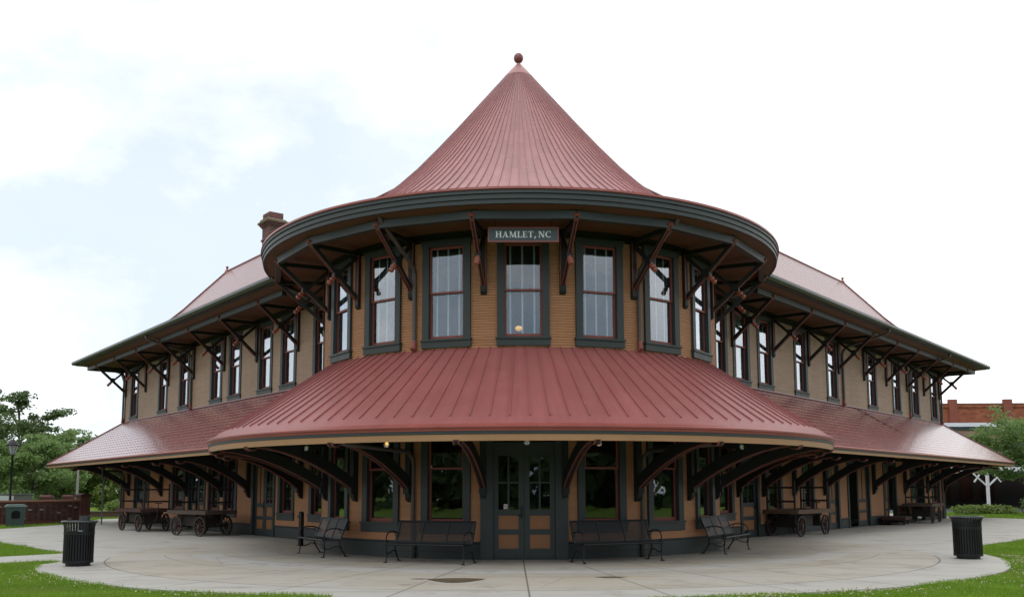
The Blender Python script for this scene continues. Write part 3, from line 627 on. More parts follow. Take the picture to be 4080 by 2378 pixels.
# wing roofs
WPROF = [(2.14, 8.43), (1.0, 8.90), (0.2, 9.28), (-0.5, 9.68), (-1.2, 10.16), (-1.8, 10.68), (-2.15, 11.02), (-2.9, 11.92), (-4.0, 13.22)]
def resample(prof, step):
    out = [prof[0]]; acc = 0
    for (a, b), (c, d) in zip(prof, prof[1:]):
        l = math.hypot(c - a, d - b); k = max(1, round(l / step))
        out += [(a + (c - a) * i / k, b + (d - b) * i / k) for i in range(1, k + 1)]
    return out
UREND = {-1: 24.95, 1: 29.29}
for s, L in ((-1, LL), (1, LR)):
    pr = resample(WPROF, 0.21); mb = MB(); ur = UREND[s]
    ue = lambda off: L + 2.14 - (2.14 - off) / 6.14 * (L + 2.14 - ur)
    v = 0.0
    for (o0, z0), (o1, z1) in zip(pr, pr[1:]):
        dl = math.hypot(o1 - o0, z1 - z0); lift = 0.012
        for back in (0, 1):
            B = (lambda o: o) if not back else (lambda o: -8 - o)
            a, b, c, d = wpt(s, 0, B(o0), z0 + lift), wpt(s, ue(o0), B(o0), z0 + lift), wpt(s, ue(o1), B(o1), z1), wpt(s, 0, B(o1), z1)
            mb.quad(a, b, c, d, 0, [(0, v), (ue(o0), v), (ue(o1), v + 0.21), (0, v + 0.21)])
            mb.quad(wpt(s, 0, B(o0), z0 - 0.002), wpt(s, ue(o0), B(o0), z0 - 0.002), b, a, 0, [(0, v)] * 4)
        a, b, c, d = wpt(s, ue(o0), o0, z0 + lift), wpt(s, ue(o0), -8 - o0, z0 + lift), wpt(s, ue(o1), -8 - o1, z1), wpt(s, ue(o1), o1, z1)
        mb.quad(a, b, c, d, 0, [(o0, v), (-8 - o0, v), (-8 - o1, v + 0.21), (o1, v + 0.21)])
        mb.quad(wpt(s, ue(o0), o0, z0 - 0.002), wpt(s, ue(o0), -8 - o0, z0 - 0.002), b, a, 0, [(0, v)] * 4)
        v += 0.21
    wr = part('roof', mb, SHINU, depot)
    mb = MB()
    mb.tube([wpt(s, u, -4.0, 13.24) for u in (1, 10, ur)], 0.055, 8)
    for side in (0, 1):
        pts = [wpt(s, ue(o), o if not side else -8 - o, z + 0.03) for o, z in pr[1::3] + [pr[-1]]]; mb.tube(pts, 0.045, 8)
    part('ridge_roll', mb, M('ridge_red_metal', (0.20, 0.068, 0.06), 0.35, 0.5), wr, True)
    p = wpt(s, ur, -4.0, 0); mb = MB(); mb.lathe([(0.15, 13.12), (0.11, 13.27), (0.06, 13.33), (0.045, 13.40), (0.08, 13.45), (0.07, 13.49), (0.0, 13.53)], 12, (p[0], p[1], 0)); part('ridge_finial', mb, GUTR, wr, True)
    # gutter, fascia, soffit with returns round the end
    gp = [(2.02, 8.44), (2.02, 8.26), (2.16, 8.26), (2.21, 8.34), (2.21, 8.43), (2.18, 8.45)]
    mb = wing_strip(s, lambda o: (3.7, L + o), gp)
    vs = []
    for e in (0, 1):
        for o, z in gp: vs.append(wpt(s, L + o, o if e == 0 else -8 - o, z))
    k = len(gp); mb.add(vs, [(i, (i + 1) % k, k + (i + 1) % k, k + i) for i in range(k)])
    part('gutter', mb, GUTD, wr)
    fp = [(1.9, 8.40), (1.9, 8.225), (2.015, 8.225), (2.015, 8.40)]
    mb = wing_strip(s, lambda o: (3.7, L + o), fp); vs = []
    for e in (0, 1):
        for o, z in fp: vs.append(wpt(s, L + o, o if e == 0 else -8 - o, z))
    k = len(fp); mb.add(vs, [(i, (i + 1) % k, k + (i + 1) % k, k + i) for i in range(k)])
    part('fascia', mb, GREEN, depot)
    sp = [(1.95, 8.24), (1.62, 8.165), (1.3, 8.142), (-0.1, 8.142)]
    mb = wing_strip(s, lambda o: (4.6, L + o), sp, False); vs = []
    for e in (0, 1):
        for o, z in sp: vs.append(wpt(s, L + o, o if e == 0 else -8 - o, z))
    k = len(sp); mb.add(vs, [(i, i + 1, k + i + 1, k + i) for i in range(k - 1)])
    part('soffit', mb, SOFFIT, depot)
    # eave beam carried by the brackets, with its end return
    bp = [(1.40, 7.975), (1.56, 7.975), (1.56, 8.15), (1.40, 8.15)]
    mb = wing_strip(s, lambda o: (5.6, L + o), bp); vs = []
    for e in (0, 1):
        for o, z in bp: vs.append(wpt(s, L + o, o if e == 0 else -8 - o, z))
    k = 4; mb.add(vs, [(i, (i + 1) % k, k + (i + 1) % k, k + i) for i in range(k)])
    part('eave_beam', mb, GREEN, depot)
BR = [AX + STEP * (k + 0.5) for k in range(-5, 5)]
mb = MB(); RB = R + 1.50
for a, b in zip([BR[0] - STEP] + BR, BR + [BR[-1] + STEP]):
    p0, p1 = tpt(a, RB, 8.07), tpt(b, RB, 8.07); mb.bar(p0, p1, 0.16, 0.19)
part('eave_beam', mb, GREEN, depot)

# ------------------------------------------------------------------ eave brackets (local: -y outwards, origin on wall)
mb = MB()
def rbar(mb, p0, p1, w, h, red=True):
    mb.bar((0, -p0[0], p0[1]), (0, -p1[0], p1[1]), w, h)
    if red:
        for sx in (-1, 1): mb.bar((0, -p0[0], p0[1]), (0, -p1[0], p1[1]), 0.021, 0.008, (0, 0, 1), 1, (sx * (w / 2 - 0.014), -(h / 2 + 0.003)))
mb.box(-0.075, 0.075, -0.10, 0.05, 6.60, 8.10)                            # wall post
mb.prism([(0.02, 6.61), (-0.10, 6.61), (-0.10, 6.56), (-0.06, 6.50), (0.02, 6.48)], -0.0745, 0.0745, 0, None, 'x')
for sx in (-1, 1): mb.box(sx * 0.066 - 0.011, sx * 0.066 + 0.011, -0.108, -0.09, 6.72, 7.95, 1)
rbar(mb, (0.06, 6.74), (1.56, 8.06), 0.105, 0.105)                          # long strut
rbar(mb, (0.09, 7.90), (0.80, 7.24), 0.080, 0.085)                          # counter strut
mb.bar((0, -0.08, 7.985), (0, -1.45, 7.985), 0.10, 0.11)                    # top rail
mb.bar((0, -1.48, 7.97), (0, -1.60, 8.10), 0.12, 0.09, (0, 0, 1), 1)
mb.box(-0.072, 0.072, -0.83, -0.62, 7.235, 7.46)
UBR = mb.mesh('eave_bracket', [GREEND, REDT])
mb = MB(); d = Vector((0, -0.66, -0.75)).normalized(); p = Vector((0, -0.80, 7.24))
mb.tube([p - d * 0.02, p + d * 0.02, p + d * 0.035, p + d * 0.06, p + d * 0.10, p + d * 0.13, p + d * 0.145, p + d * 0.17, p + d * 0.215, p + d * 0.255, p + d * 0.272],
        [0.06, 0.062, 0.05, 0.062, 0.078, 0.055, 0.045, 0.062, 0.074, 0.05, 0.006], 12)
UPEN = mb.mesh('pendant', BALL, True)
def set_bracket(loc, th):
    o = link('eave_bracket', UBR, depot, loc, th); link('pendant', UPEN, o)
for t in BR: set_bracket(tpt(t, R, 0), t)
WBR = {-1: [7.55, 11.1, 14.4, 17.95, 21.3, 24.7, 28.05], 1: [6.8, 10.14, 13.53, 16.82, 20.02, 23.14, 26.37, 29.33, 32.2]}
for s, L in ((-1, LL), (1, LR)):
    for u in WBR[s]: set_bracket(wpt(s, u, 0, 0), s * WTH)
    for off in (-0.16, -4, -7.8): set_bracket(wpt(s, L, off, 0), s * (PI - ANG))

# ------------------------------------------------------------------ canopies
KPROF = [(R - 0.05, 5.20), (6.6, 4.735), (7.2, 4.325), (7.8, 3.92), (8.4, 3.525), (8.84, 3.24), (9.00, 3.12), (9.15, 3.03)]
AE = dg(133)
can = part('canopy_roof', seam_roof(KPROF, -AE, AE, NSEAM, CANO, 5.0, 8.9), CANO, depot, True, fix=False)
mb = ring_band([(9.07, 3.075), (9.15, 3.045), (9.185, 3.015), (9.185, 2.98), (9.155, 2.96), (9.15, 2.912)], -AE, AE, 140); part('gutter', mb, GUTR, can, True)
mb = ring_band([(9.12, 2.912), (9.14, 2.912), (9.14, 2.847), (9.11, 2.842)], -AE, AE, 140); part('gutter_strap', mb, GREEN, can)
mb = ring_band([(9.09, 2.840), (9.125, 2.840), (9.125, 2.700), (9.07, 2.700), (9.07, 2.842)], -AE, AE, 140); part('fascia', mb, TANF, depot)
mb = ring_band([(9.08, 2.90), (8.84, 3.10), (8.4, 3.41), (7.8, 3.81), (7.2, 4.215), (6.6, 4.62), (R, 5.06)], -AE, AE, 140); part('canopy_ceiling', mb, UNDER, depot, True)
WC0, WC1 = 5.19, 3.06                                                        # wing canopy: wall, edge
OC = 2.95
def wz(off): return WC0 + (WC1 - WC0) * off / OC
def ustart(off):
    zw = wz(off); r = R + (5.17 - zw) / 0.675
    return math.sqrt(max((r + 0.0) ** 2 - (DW + off) ** 2, 0.2)) - 0.12
for s, L in ((-1, LL), (1, LR)):
    mb = MB(); nb = MB(); rows = 15; v = 0
    for i in range(rows):
        o0, o1 = OC * (1 - i / rows), OC * (1 - (i + 1) / rows); z0, z1 = wz(o0), wz(o1); lift = 0.007
        a, b, c, d = wpt(s, ustart(o0), o0, z0 + lift), wpt(s, L + o0, o0, z0 + lift), wpt(s, L + o1, o1, z1), wpt(s, ustart(o1), o1, z1)
        mb.quad(a, b, c, d, 0, [(ustart(o0), v), (L + o0, v), (L + o1, v + 0.21), (ustart(o1), v + 0.21)])
        mb.quad(wpt(s, ustart(o0), o0, z0 - 0.003), wpt(s, L + o0, o0, z0 - 0.003), b, a, 0, [(0, v)] * 4)
        a, b, c, d = wpt(s, L + o0, o0, z0 + lift), wpt(s, L + o0, -8 - o0, z0 + lift), wpt(s, L + o1, -8 - o1, z1), wpt(s, L + o1, o1, z1)
        mb.quad(a, b, c, d, 0, [(o0, v), (-8 - o0, v), (-8 - o1, v + 0.21), (o1, v + 0.21)])
        v += 0.21
        if i and s < 0:                                      # pressed locking nubs
            u = ustart(o0) + 0.3 + (i % 2) * 0.16
            while u < L + o0 - 0.1:
                x = [wpt(s, u - 0.035, o0 + 0.002, z0 + lift), wpt(s, u + 0.035, o0 + 0.002, z0 + lift), wpt(s, u + 0.03, o0 - 0.030, z0 + 0.022 + lift), wpt(s, u - 0.03, o0 - 0.030, z0 + 0.022 + lift), wpt(s, u + 0.022, o0 + 0.012, z0 + 0.022 + lift), wpt(s, u - 0.022, o0 + 0.012, z0 + 0.022 + lift)]
                mb.add(x, ((0, 1, 4, 5), (5, 4, 2, 3)), 0, [(0.1, v - 0.1)] * 6); u += 0.40
    wc = part('canopy_roof', mb, SHIN, depot)
    mb = MB(); mb.tube([wpt(s, L + o, o, wz(o) + 0.02) for o in (0, 1.5, 2.93)], 0.035, 8); mb.bar(wpt(s, 4.6, 0.03, WC0 + 0.01), wpt(s, L, 0.03, WC0 + 0.01), 0.06, 0.05); part('hip_roll', mb, M('hip_red_metal', (0.15, 0.05, 0.045), 0.3, 0.5), wc)
    def edge(prof, name, mat, par, u0=5.8):
        mb = wing_strip(s, lambda o: (u0, L + o), prof); vs = []
        for e in (0, 1):
            for o, z in prof: vs.append(wpt(s, L + o, o if e == 0 else -8 - o, z))
        k = len(prof); mb.add(vs, [(i, (i + 1) % k, k + (i + 1) % k, k + i) for i in range(k)]); return part(name, mb, mat, par)
    edge([(2.90, 3.10), (2.98, 3.07), (3.01, 3.04), (2.99, 2.99), (2.95, 2.98), (2.90, 2.98)], 'gutter', GUTR, wc)
    edge([(2.90, 2.978), (2.965, 2.978), (2.965, 2.93), (2.90, 2.93)], 'gutter_strap', GREEN, wc)
    edge([(2.90, 2.928), (2.95, 2.928), (2.95, 2.835), (2.90, 2.835)], 'fascia', TANF, depot)
    up = [(2.91, 2.97), (1.5, wz(1.5) - 0.11), (0.0, WC0 - 0.11)]
    mb = MB(); us = [4.3, L]
    for (a, za), (b, zb) in zip(up, up[1:]):
        mb.quad(wpt(s, ustart(a), a, za), wpt(s, L + a, a, za), wpt(s, L + b, b, zb), wpt(s, ustart(b), b, zb)); mb.quad(wpt(s, L + a, a, za), wpt(s, L + a, -8 - a, za), wpt(s, L + b, -8 - b, zb), wpt(s, L + b, b, zb))
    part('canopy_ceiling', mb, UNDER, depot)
mb = MB(); st = [(18.5, 0.02, 0.10), (19.0, 0.45, 0.14), (19.5, 0.95, 0.13), (20.0, 1.45, 0.08), (20.3, 1.75, 0.02)]
for (u0, o0, w0), (u1, o1, w1) in zip(st, st[1:]):
    mb.quad(wpt(1, u0 - w0, o0, wz(o0) + 0.030), wpt(1, u0 + w0, o0, wz(o0) + 0.030), wpt(1, u1 + w1, o1, wz(o1) + 0.030), wpt(1, u1 - w1, o1, wz(o1) + 0.030))
part('rust_streak', mb, M('rust_stain', (0.13, 0.062, 0.035), 0.7, 0.2, 0.4, 3), depot)
# canopy brackets
def canopy_bracket(k, topw, tope):
    """k: reach scale; topw/tope: roof underside height at wall and at tip"""
    mb = MB(); pts = [(0.30, 1.72), (0.62, 1.90), (1.0, 2.08), (1.5, 2.29), (2.0, 2.46), (2.5, 2.59), (3.0, 2.675), (3.38, 2.70)]
    pts = [(a * k, b) for a, b in pts]
    mb.box(-0.075, 0.075, -0.16, 0.04, 1.60, topw - 0.08)
    mb.prism([(0.03, 1.60), (-0.16, 1.60), (-0.155, 1.52), (-0.12, 1.44), (-0.06, 1.39), (0.03, 1.36)], -0.0745, 0.0745, 0, None, 'x')
    mb.box(-0.085, 0.085, -0.22, -0.03, 1.58, 1.80)
    low = [(-a, b) for a, b in pts]; n = len(low)
    dep = [0.26, 0.27, 0.28, 0.28, 0.27, 0.25, 0.22, 0.18]
    hi = [(-a + 0.10, b + d) for (a, b), d in zip(pts, dep)]
    for i in range(n - 1): mb.prism([low[i], low[i + 1], hi[i + 1], hi[i]], -0.07, 0.07, 0, None, 'x')
    for sx in (-1, 1):
        for i in range(n - 1):
            (a, b), (c, d) = low[i], low[i + 1]; mb.prism([(a, b - 0.006), (c, d - 0.006), (c, d + 0.022), (a, b + 0.022)], sx * 0.060 - 0.014, sx * 0.060 + 0.014, 1, None, 'x')
    mb.bar((0, -0.14, topw - 0.14), (0, -3.35 * k, tope - 0.06), 0.12, 0.14)
    mb.bar((0, -0.14, 2.95), (0, -3.2 * k, 2.84), 0.11, 0.13)
    e = 3.50 * k
    mb.prism([(-e + 0.16 * cos(q) * 0.9, 2.72 + 0.10 * sin(q)) for q in [PI + PI * i / 8 for i in range(9)]], -0.0695, 0.0695, 0, None, 'x')
    for sx in (-1, 1):
        for i in range(8):
            q0, q1 = PI + PI * i / 8, PI + PI * (i + 1) / 8
            P = lambda r, q: (-e + r * 1.44 * cos(q), 2.72 + r * 0.95 * sin(q))
            mb.prism([P(0.09, q0), P(0.09, q1), P(0.112, q1), P(0.112, q0)], sx * 0.06 - 0.013, sx * 0.06 + 0.013, 1, None, 'x')
    return mb.mesh('canopy_bracket', [GREEND, REDT])
CBT = canopy_bracket(0.87, 4.96, 3.02); CBW = canopy_bracket(0.76, 4.92, 3.05)
for t in BR: link('canopy_bracket', CBT, depot, tpt(t, R, 0), t)
for s, us in ((-1, (7.05, 11.5, 14.25, 18.25, 21.7, 26.75)), (1, (6.9, 8.9, 11.6, 14.7, 20.6, 25.2, 29.0, 32.1))):
    for u in us: link('canopy_bracket', CBW, depot, wpt(s, u, 0, 0), s * WTH)
for s, L in ((-1, LL), (1, LR)):
    for off in (-0.3, -4, -7.7): link('canopy_bracket', CBW, depot, wpt(s, L, off, 0), s * (PI - ANG))

# ------------------------------------------------------------------ downspouts
def spout(P, out, z_top, z_wall, z_bot, boot, arm=True):
    """P(lat,out,z) -> point"""
    mb = MB(); r = 0.053
    if arm: pts = [P(0, out, z_top), P(0, out + 0.02, z_top - 0.10), P(0, out - 0.08, z_top - 0.20), P(0, 0.30, z_wall + 0.16), P(0, 0.12, z_wall), P(0, 0.075, z_wall - 0.14), P(0, 0.075, z_bot)]
    else: pts = [P(0, 0.075, z_wall), P(0, 0.075, z_bot)]
    mb.tube(pts, r, 10); o = part('downspout', mb, PIPE, depot, True)
    if boot is not None:
        mb = MB(); mb.tube([P(0, 0.075, z_bot + boot), P(0, 0.075, z_bot + 0.02), P(0, 0.12, z_bot - 0.04)], [0.058, 0.058, 0.075], 10); part('pipe_boot', mb, M('boot_red_paint', (0.26, 0.075, 0.072), 0.45, 0.4), o, True)
    return o
for th in (dg(-26.3), dg(30.6)):
    P = lambda l, o, z, th=th: tpt(th, R + o, z)
    spout(P, 1.62, 8.30, 7.25, 5.22, 0.20)
    spout(P, 2.98, 2.90, 2.45, 0.02, None)
    mb = MB(); mb.tube([P(0, 0.075, 0.02), P(0, 0.075, 0.42)], 0.085, 10); part('pipe_boot', mb, GUTD, depot, True)
for th in (dg(-86.5), dg(88)):
    P = lambda l, o, z, th=th: tpt(th, R + o, z)
    spout(P, 1.70, 8.30, 7.25, 5.2, None)
for s, us in ((-1, (18.15,)), (1, (17.25, 26.7))):
    for u in us:
        P = lambda l, o, z, s=s, u=u: wpt(s, u, o, z)
        spout(P, 2.05, 8.28, 7.55, 5.24, 0.2)
for s, L in ((-1, LL), (1, LR)):
    P = lambda l, o, z, s=s, L=L: wpt(s, L - 0.05 + o, 0.09, z)
    spout(P, 2.0, 8.28, 7.6, 5.25, 0.15)
    P = lambda l, o, z, s=s, L=L: wpt(s, L - 0.6, o, z)
    spout(P, 2.5, 2.95, 2.45, 0.02, None)
# chimney behind the tower roof
cu, co = 20.35, -4.5
c = Vector(wpt(-1, cu, co, 0)); rot = Matrix.Translation(c) @ Matrix.Rotation(-WTH, 4, 'Z')
mb = MB(); w, dp = 0.42, 0.37
mb.box(-w, w, -dp, dp, 11.5, 14.62); mb.box(-w - 0.05, w + 0.05, -dp - 0.05, dp + 0.05, 13.96, 14.05)
for i, q in enumerate((0.04, 0.09, 0.14)): mb.box(-w - q, w + q, -dp - q, dp + q, 14.62 + i * 0.07, 14.69 + i * 0.07)
chm = link('chimney', mb.mesh('chimney', BRICKC), depot, c, -WTH)
mb = MB(); mb.box(-w - 0.19, w + 0.19, -dp - 0.19, dp + 0.19, 14.83, 14.91); mb.prism([(-w - 0.17, 14.91), (w + 0.17, 14.91), (w + 0.01, 15.03), (-w - 0.01, 15.03)], -dp - 0.12, dp + 0.12)
part('chimney_shelf', mb, STONE, chm)
mb = MB(); mb.box(-w + 0.01, w - 0.01, -dp + 0.01, dp - 0.01, 15.03, 15.34); mb.box(-w + 0.12, w - 0.12, -dp + 0.12, dp - 0.12, 15.34, 15.37); part('chimney_top', mb, BRICKC, chm)
mb = MB(); mb.box(-w - 0.03, -w + 0.0, -dp + 0.06, dp - 0.30, 12.6, 13.9)
for i in range(9): mb.box(-w - 0.05, -w - 0.03, -dp + 0.10, dp - 0.34, 12.7 + i * 0.13, 12.76 + i * 0.13, 1)
part('vent', mb, [GUTR, DARK], chm)

# ------------------------------------------------------------------ hanging station sign with serif capitals
sg = thing('station_sign', 'hanging sign reading HAMLET, NC in white serif capitals, red framed, above the middle upper window', 'sign', tpt(dg(0.8), 7.0, 7.705), dg(0.8))
mb = MB(); SW, SH = 0.845, 0.183; mb.box(-SW + 0.02, SW - 0.02, -0.012, 0.02, -SH + 0.02, SH - 0.02); part('board', mb, SIGNG, sg)
mb = MB()
for z0, z1 in ((SH - 0.034, SH), (-SH, -SH + 0.034)): mb.box(-SW, SW, -0.028, 0.03, z0, z1)
for x0, x1 in ((SW - 0.034, SW), (-SW, -SW + 0.034)): mb.box(x0, x1, -0.026, 0.028, -SH + 0.034, SH - 0.034)
part('frame', mb, SIGNR, sg)
mb = MB()
for x in (-0.67, 0.67): mb.tube([(x, 0, SH), (x, 0, 0.435)], 0.007, 6)
part('hanger', mb, IRON, sg)
def rect(x0, x1, z0, z1): return [(x0, z0), (x1, z0), (x1, z1), (x0, z1)]
def slant(xb, xt, w, z0=0, z1=1): return [(xb, z0), (xb + w, z0), (xt + w, z1), (xt, z1)]
sf = 0.055
def serif(x0, x1, z): return rect(x0, x1, z, z + sf)
def arc(cx, cz, rx, rz, a0, a1, thick, thin, n=14):
    out = []
    for i in range(n):
        q0, q1 = a0 + (a1 - a0) * i / n, a0 + (a1 - a0) * (i + 1) / n
        t = lambda q: thin + (thick - thin) * abs(cos(q))
        out.append([(cx + rx * cos(q0), cz + rz * sin(q0)), (cx + rx * cos(q1), cz + rz * sin(q1)), (cx + (rx - t(q1)) * cos(q1), cz + (rz - t(q1) * 0.7) * sin(q1)), (cx + (rx - t(q0)) * cos(q0), cz + (rz - t(q0) * 0.7) * sin(q0))])
    return out
GL = {
 'H': (0.92, [rect(0.10, 0.28, 0, 1), rect(0.64, 0.82, 0, 1), rect(0.28, 0.64, 0.47, 0.55), serif(0.0, 0.38, 0), serif(0.54, 0.92, 0), serif(0.0, 0.38, 1 - sf), serif(0.54, 0.92, 1 - sf)]),
 'A': (0.94, [slant(0.12, 0.42, 0.08), [(0.62, 0), (0.82, 0), (0.54, 1), (0.40, 1)], rect(0.24, 0.66, 0.30, 0.37), serif(0.0, 0.28, 0), serif(0.54, 0.94, 0)]),
 'M': (1.12, [slant(0.10, 0.16, 0.08), [(0.50, 0), (0.60, 0), (0.32, 1), (0.14, 1)], slant(0.50, 0.84, 0.09), [(0.82, 0), (1.02, 0), (0.96, 1), (0.80, 1)], serif(0.0, 0.28, 0), serif(0.72, 1.12, 0), serif(0.02, 0.30, 1 - sf), serif(0.80, 1.08, 1 - sf)]),
 'L': (0.70, [rect(0.10, 0.28, 0, 1), serif(0.0, 0.38, 1 - sf), rect(0.0, 0.66, 0, 0.065), [(0.58, 0.06), (0.67, 0.06), (0.70, 0.28), (0.65, 0.28)]]),
 'E': (0.72, [rect(0.10, 0.28, 0, 1), rect(0.0, 0.66, 0, 0.065), rect(0.0, 0.64, 0.935, 1), rect(0.28, 0.52, 0.47, 0.54), rect(0.50, 0.545, 0.38, 0.63), [(0.58, 0.06), (0.67, 0.06), (0.70, 0.26), (0.65, 0.26)], [(0.57, 0.94), (0.65, 0.94), (0.66, 0.76), (0.62, 0.76)]]),
 'T': (0.82, [rect(0.32, 0.50, 0, 1), serif(0.20, 0.62, 0), rect(0.03, 0.79, 0.935, 1), [(0.03, 0.94), (0.10, 0.94), (0.05, 0.74), (0.0, 0.74)], [(0.72, 0.94), (0.79, 0.94), (0.82, 0.74), (0.77, 0.74)]]),
 ',': (0.40, [[(0.06, -0.22), (0.12, -0.22), (0.30, 0.10), (0.24, 0.18), (0.10, 0.10)]]),
 ' ': (0.10, []),
 'N': (0.96, [rect(0.12, 0.20, 0, 1), rect(0.76, 0.84, 0, 1), [(0.66, 0), (0.84, 0), (0.32, 1), (0.12, 1)], serif(0.0, 0.32, 0), serif(0.62, 0.96, 1 - sf), serif(0.0, 0.26, 1 - sf)]),
 'C': (0.86, arc(0.48, 0.5, 0.46, 0.52, dg(48), dg(312), 0.19, 0.06) + [[(0.74, 0.70), (0.80, 0.70), (0.82, 0.98), (0.76, 0.92)]]),
}
word = 'HAMLET, NC'; gap = 0.06
tot = sum(GL[c][0] + gap for c in word) - gap; hgt = 0.150; sc = 1.33 / tot
x = -1.33 / 2
for ch in word:
    wd, polys = GL[ch]
    if polys:
        mb = MB()
        for k, po in enumerate(polys):
            e = 0.0006 * k; mb.prism([(x + a * sc, -0.068 + b * hgt) for a, b in po], -0.020 - e, -0.0125)
        part('letter', mb, M('letter_white', (0.90, 0.92, 0.94), 0.5, 0.3, 0.02) if 'letter_white' not in bpy.data.materials else bpy.data.materials['letter_white'], sg)
    x += (wd + gap) * sc

# ------------------------------------------------------------------ lamps
def porch_lamp(loc, lit, label):
    o = thing('porch_lamp', label, 'lamp', loc, 0, 'lamps hanging under the canopy')
    mb = MB(); mb.lathe([(0.0, 0.05), (0.05, 0.05), (0.06, 0.02), (0.24, -0.005), (0.245, -0.015), (0.05, 0.0)], 24); part('shade', mb, WHITE, o, True)
    mb = MB(); mb.lathe([(0.066, -0.005), (0.07, -0.05), (0.065, -0.15), (0.045, -0.185), (0.0, -0.195)], 16); part('jar', mb, LAMPG, o, True)
    mb = MB(); mb.sphere((0, 0, -0.10), 0.038, 8); part('bulb', mb, BULB if lit else WHITE, o, True)
    mb = MB(); mb.tube([(0, 0, 0.04), (0, 0, lerp([(6.0, 5.0), (9.1, 2.9)], math.hypot(loc[0], loc[1])) - loc[2] + 0.06)], 0.014, 6); part('stem', mb, IRON, o)
for loc, lit, lab in (((0.15, -8.3, 2.83), False, 'ceiling lamp with white disc shade hanging in front of the double entrance door'),
                      ((-2.96, -8.0, 2.80), True, 'lit amber canopy lamp above the long bench left of the entrance'),
                      ((1.72, -8.3, 2.80), True, 'lit amber canopy lamp just right of the entrance'),
                      ((-5.3, -5.6, 2.83), False, 'unlit jar lamp under the canopy above the slatted bench at left'),
                      ((5.5, -5.5, 2.83), False, 'unlit jar lamp under the canopy above the slatted bench at right')):
    porch_lamp(loc, lit, lab)
o = thing('window_lamp', 'small glowing yellow globe lamp low behind the middle upper window', 'lamp', tpt(dg(-0.2), R - 0.13, 5.65))
mb = MB(); mb.sphere((0, 0, 0), 0.095, 10, 0, 0.72); part('globe', mb, emit_mat('lamp_globe_glow', (1.0, 0.60, 0.28), 0.42), o, True)
mb = MB(); mb.lathe([(0.0, -0.20), (0.05, -0.20), (0.02, -0.15), (0.015, -0.08)], 10); part('lamp_base', mb, IRON, o, True)

# ------------------------------------------------------------------ benches
def make_bench(label, loc, rz, W):
    o = thing('metal_bench', label, 'bench', loc, rz, 'black metal benches around the entrance')
    h = W / 2
    back0, back1 = Vector((0, 0.17, 0.44)), Vector((0, 0.36, 0.92))
    mb = MB()
    for i in range(19):
        p = back0.lerp(back1, (i + 0.6) / 19.4); mb.bar((-h + 0.03, p.y, p.z), (h - 0.03, p.y, p.z), 0.012, 0.0165, (0, 0.37, 0.93))
    for i in range(4):
        x = -h + 0.03 + (W - 0.06) * i / 3; mb.bar((x, back0.y, back0.z), (x, back1.y, back1.z), 0.06 if i in (0, 3) else 0.036, 0.035, (0, 1, 0))
    mb.tube([(-h + 0.01, back1.y + 0.01, back1.z + 0.01), (h - 0.01, back1.y + 0.01, back1.z + 0.01)], 0.022, 8)
    part('backrest', mb, IRON, o)
    mb = MB()
    for i in range(13):
        y = -0.27 + i * 0.036; z = 0.425 + 0.018 * ((i - 6) / 6) ** 2; mb.bar((-h + 0.03, y, z), (h - 0.03, y, z), 0.017, 0.008)
    for i in range(4):
        x = -h + 0.03 + (W - 0.06) * i / 3; mb.bar((x, -0.28, 0.41), (x, 0.18, 0.41), 0.03, 0.025)
    mb.tube([(-h, -0.295, 0.425), (h, -0.295, 0.425)], 0.026, 8)
    part('seat', mb, IRON, o)
    for sx in (-1, 1):
        x = sx * (h - 0.02)
        pts = [(x, 0.27, 0.62), (x, 0.22, 0.67), (x, 0.10, 0.705), (x, -0.06, 0.71), (x, -0.18, 0.68), (x, -0.25, 0.61), (x, -0.265, 0.54), (x, -0.25, 0.47), (x, -0.215, 0.45), (x, -0.205, 0.49)]
        mb = MB(); mb.tube(pts, [0.016] * 8 + [0.022, 0.022], 8); mb.sphere((x, -0.225, 0.475), 0.035, 6); mb.tube([(x, 0.24, 0.56), (x, 0.16, 0.62), (x, 0.12, 0.70)], 0.010, 6); part('armrest', mb, IRON, o, True)
        mb = MB(); mb.tube([(x, -0.255, 0.42), (x, -0.262, 0.30), (x, -0.245, 0.16), (x, -0.262, 0.04), (x, -0.285, 0.012)], [0.021, 0.02, 0.018, 0.017, 0.02], 8); mb.box(x - 0.03, x + 0.03, -0.335, -0.24, 0.0, 0.016); part('leg', mb, IRON, o, True)
        mb = MB(); mb.tube([(x, 0.16, 0.43), (x, 0.15, 0.30), (x, 0.20, 0.18), (x, 0.29, 0.05), (x, 0.32, 0.012)], [0.022, 0.021, 0.019, 0.017, 0.02], 8); mb.box(x - 0.03, x + 0.03, 0.27, 0.39, 0.0, 0.016)
        mb.tube([(x, 0.175, 0.23), (x, 0.06, 0.27), (x, -0.08, 0.21), (x, -0.2, 0.20), (x, -0.25, 0.27)], 0.013, 6); part('leg', mb, IRON, o, True)
    mb = MB(); mb.bar((-h + 0.03, 0.17, 0.245), (h - 0.03, 0.17, 0.245), 0.04, 0.012); part('stretcher', mb, IRON, o)
    return o
def bench_at(label, fl, fr, bl, br):
    f = (Vector(fl) + Vector(fr)) / 2; b = (Vector(bl) + Vector(br)) / 2; c = (f + b) / 2
    ax = (Vector(fr) - Vector(fl)); make_bench(label, (c.x, c.y, 0), math.atan2(ax.y, ax.x), ax.length + 0.04)
bench_at('long black slatted bench just left of the double entrance door', (-3.11, -6.81), (-1.26, -7.58), (-2.96, -6.2), (-1.08, -6.99))
bench_at('long black slatted bench just right of the double entrance door', (1.40, -7.40), (3.30, -6.47), (1.24, -6.76), (3.14, -5.80))
bench_at('black bench turned left, with the black post behind its seat end', (-5.89, -3.60), (-4.90, -5.19), (-5.49, -3.24), (-4.49, -4.86))
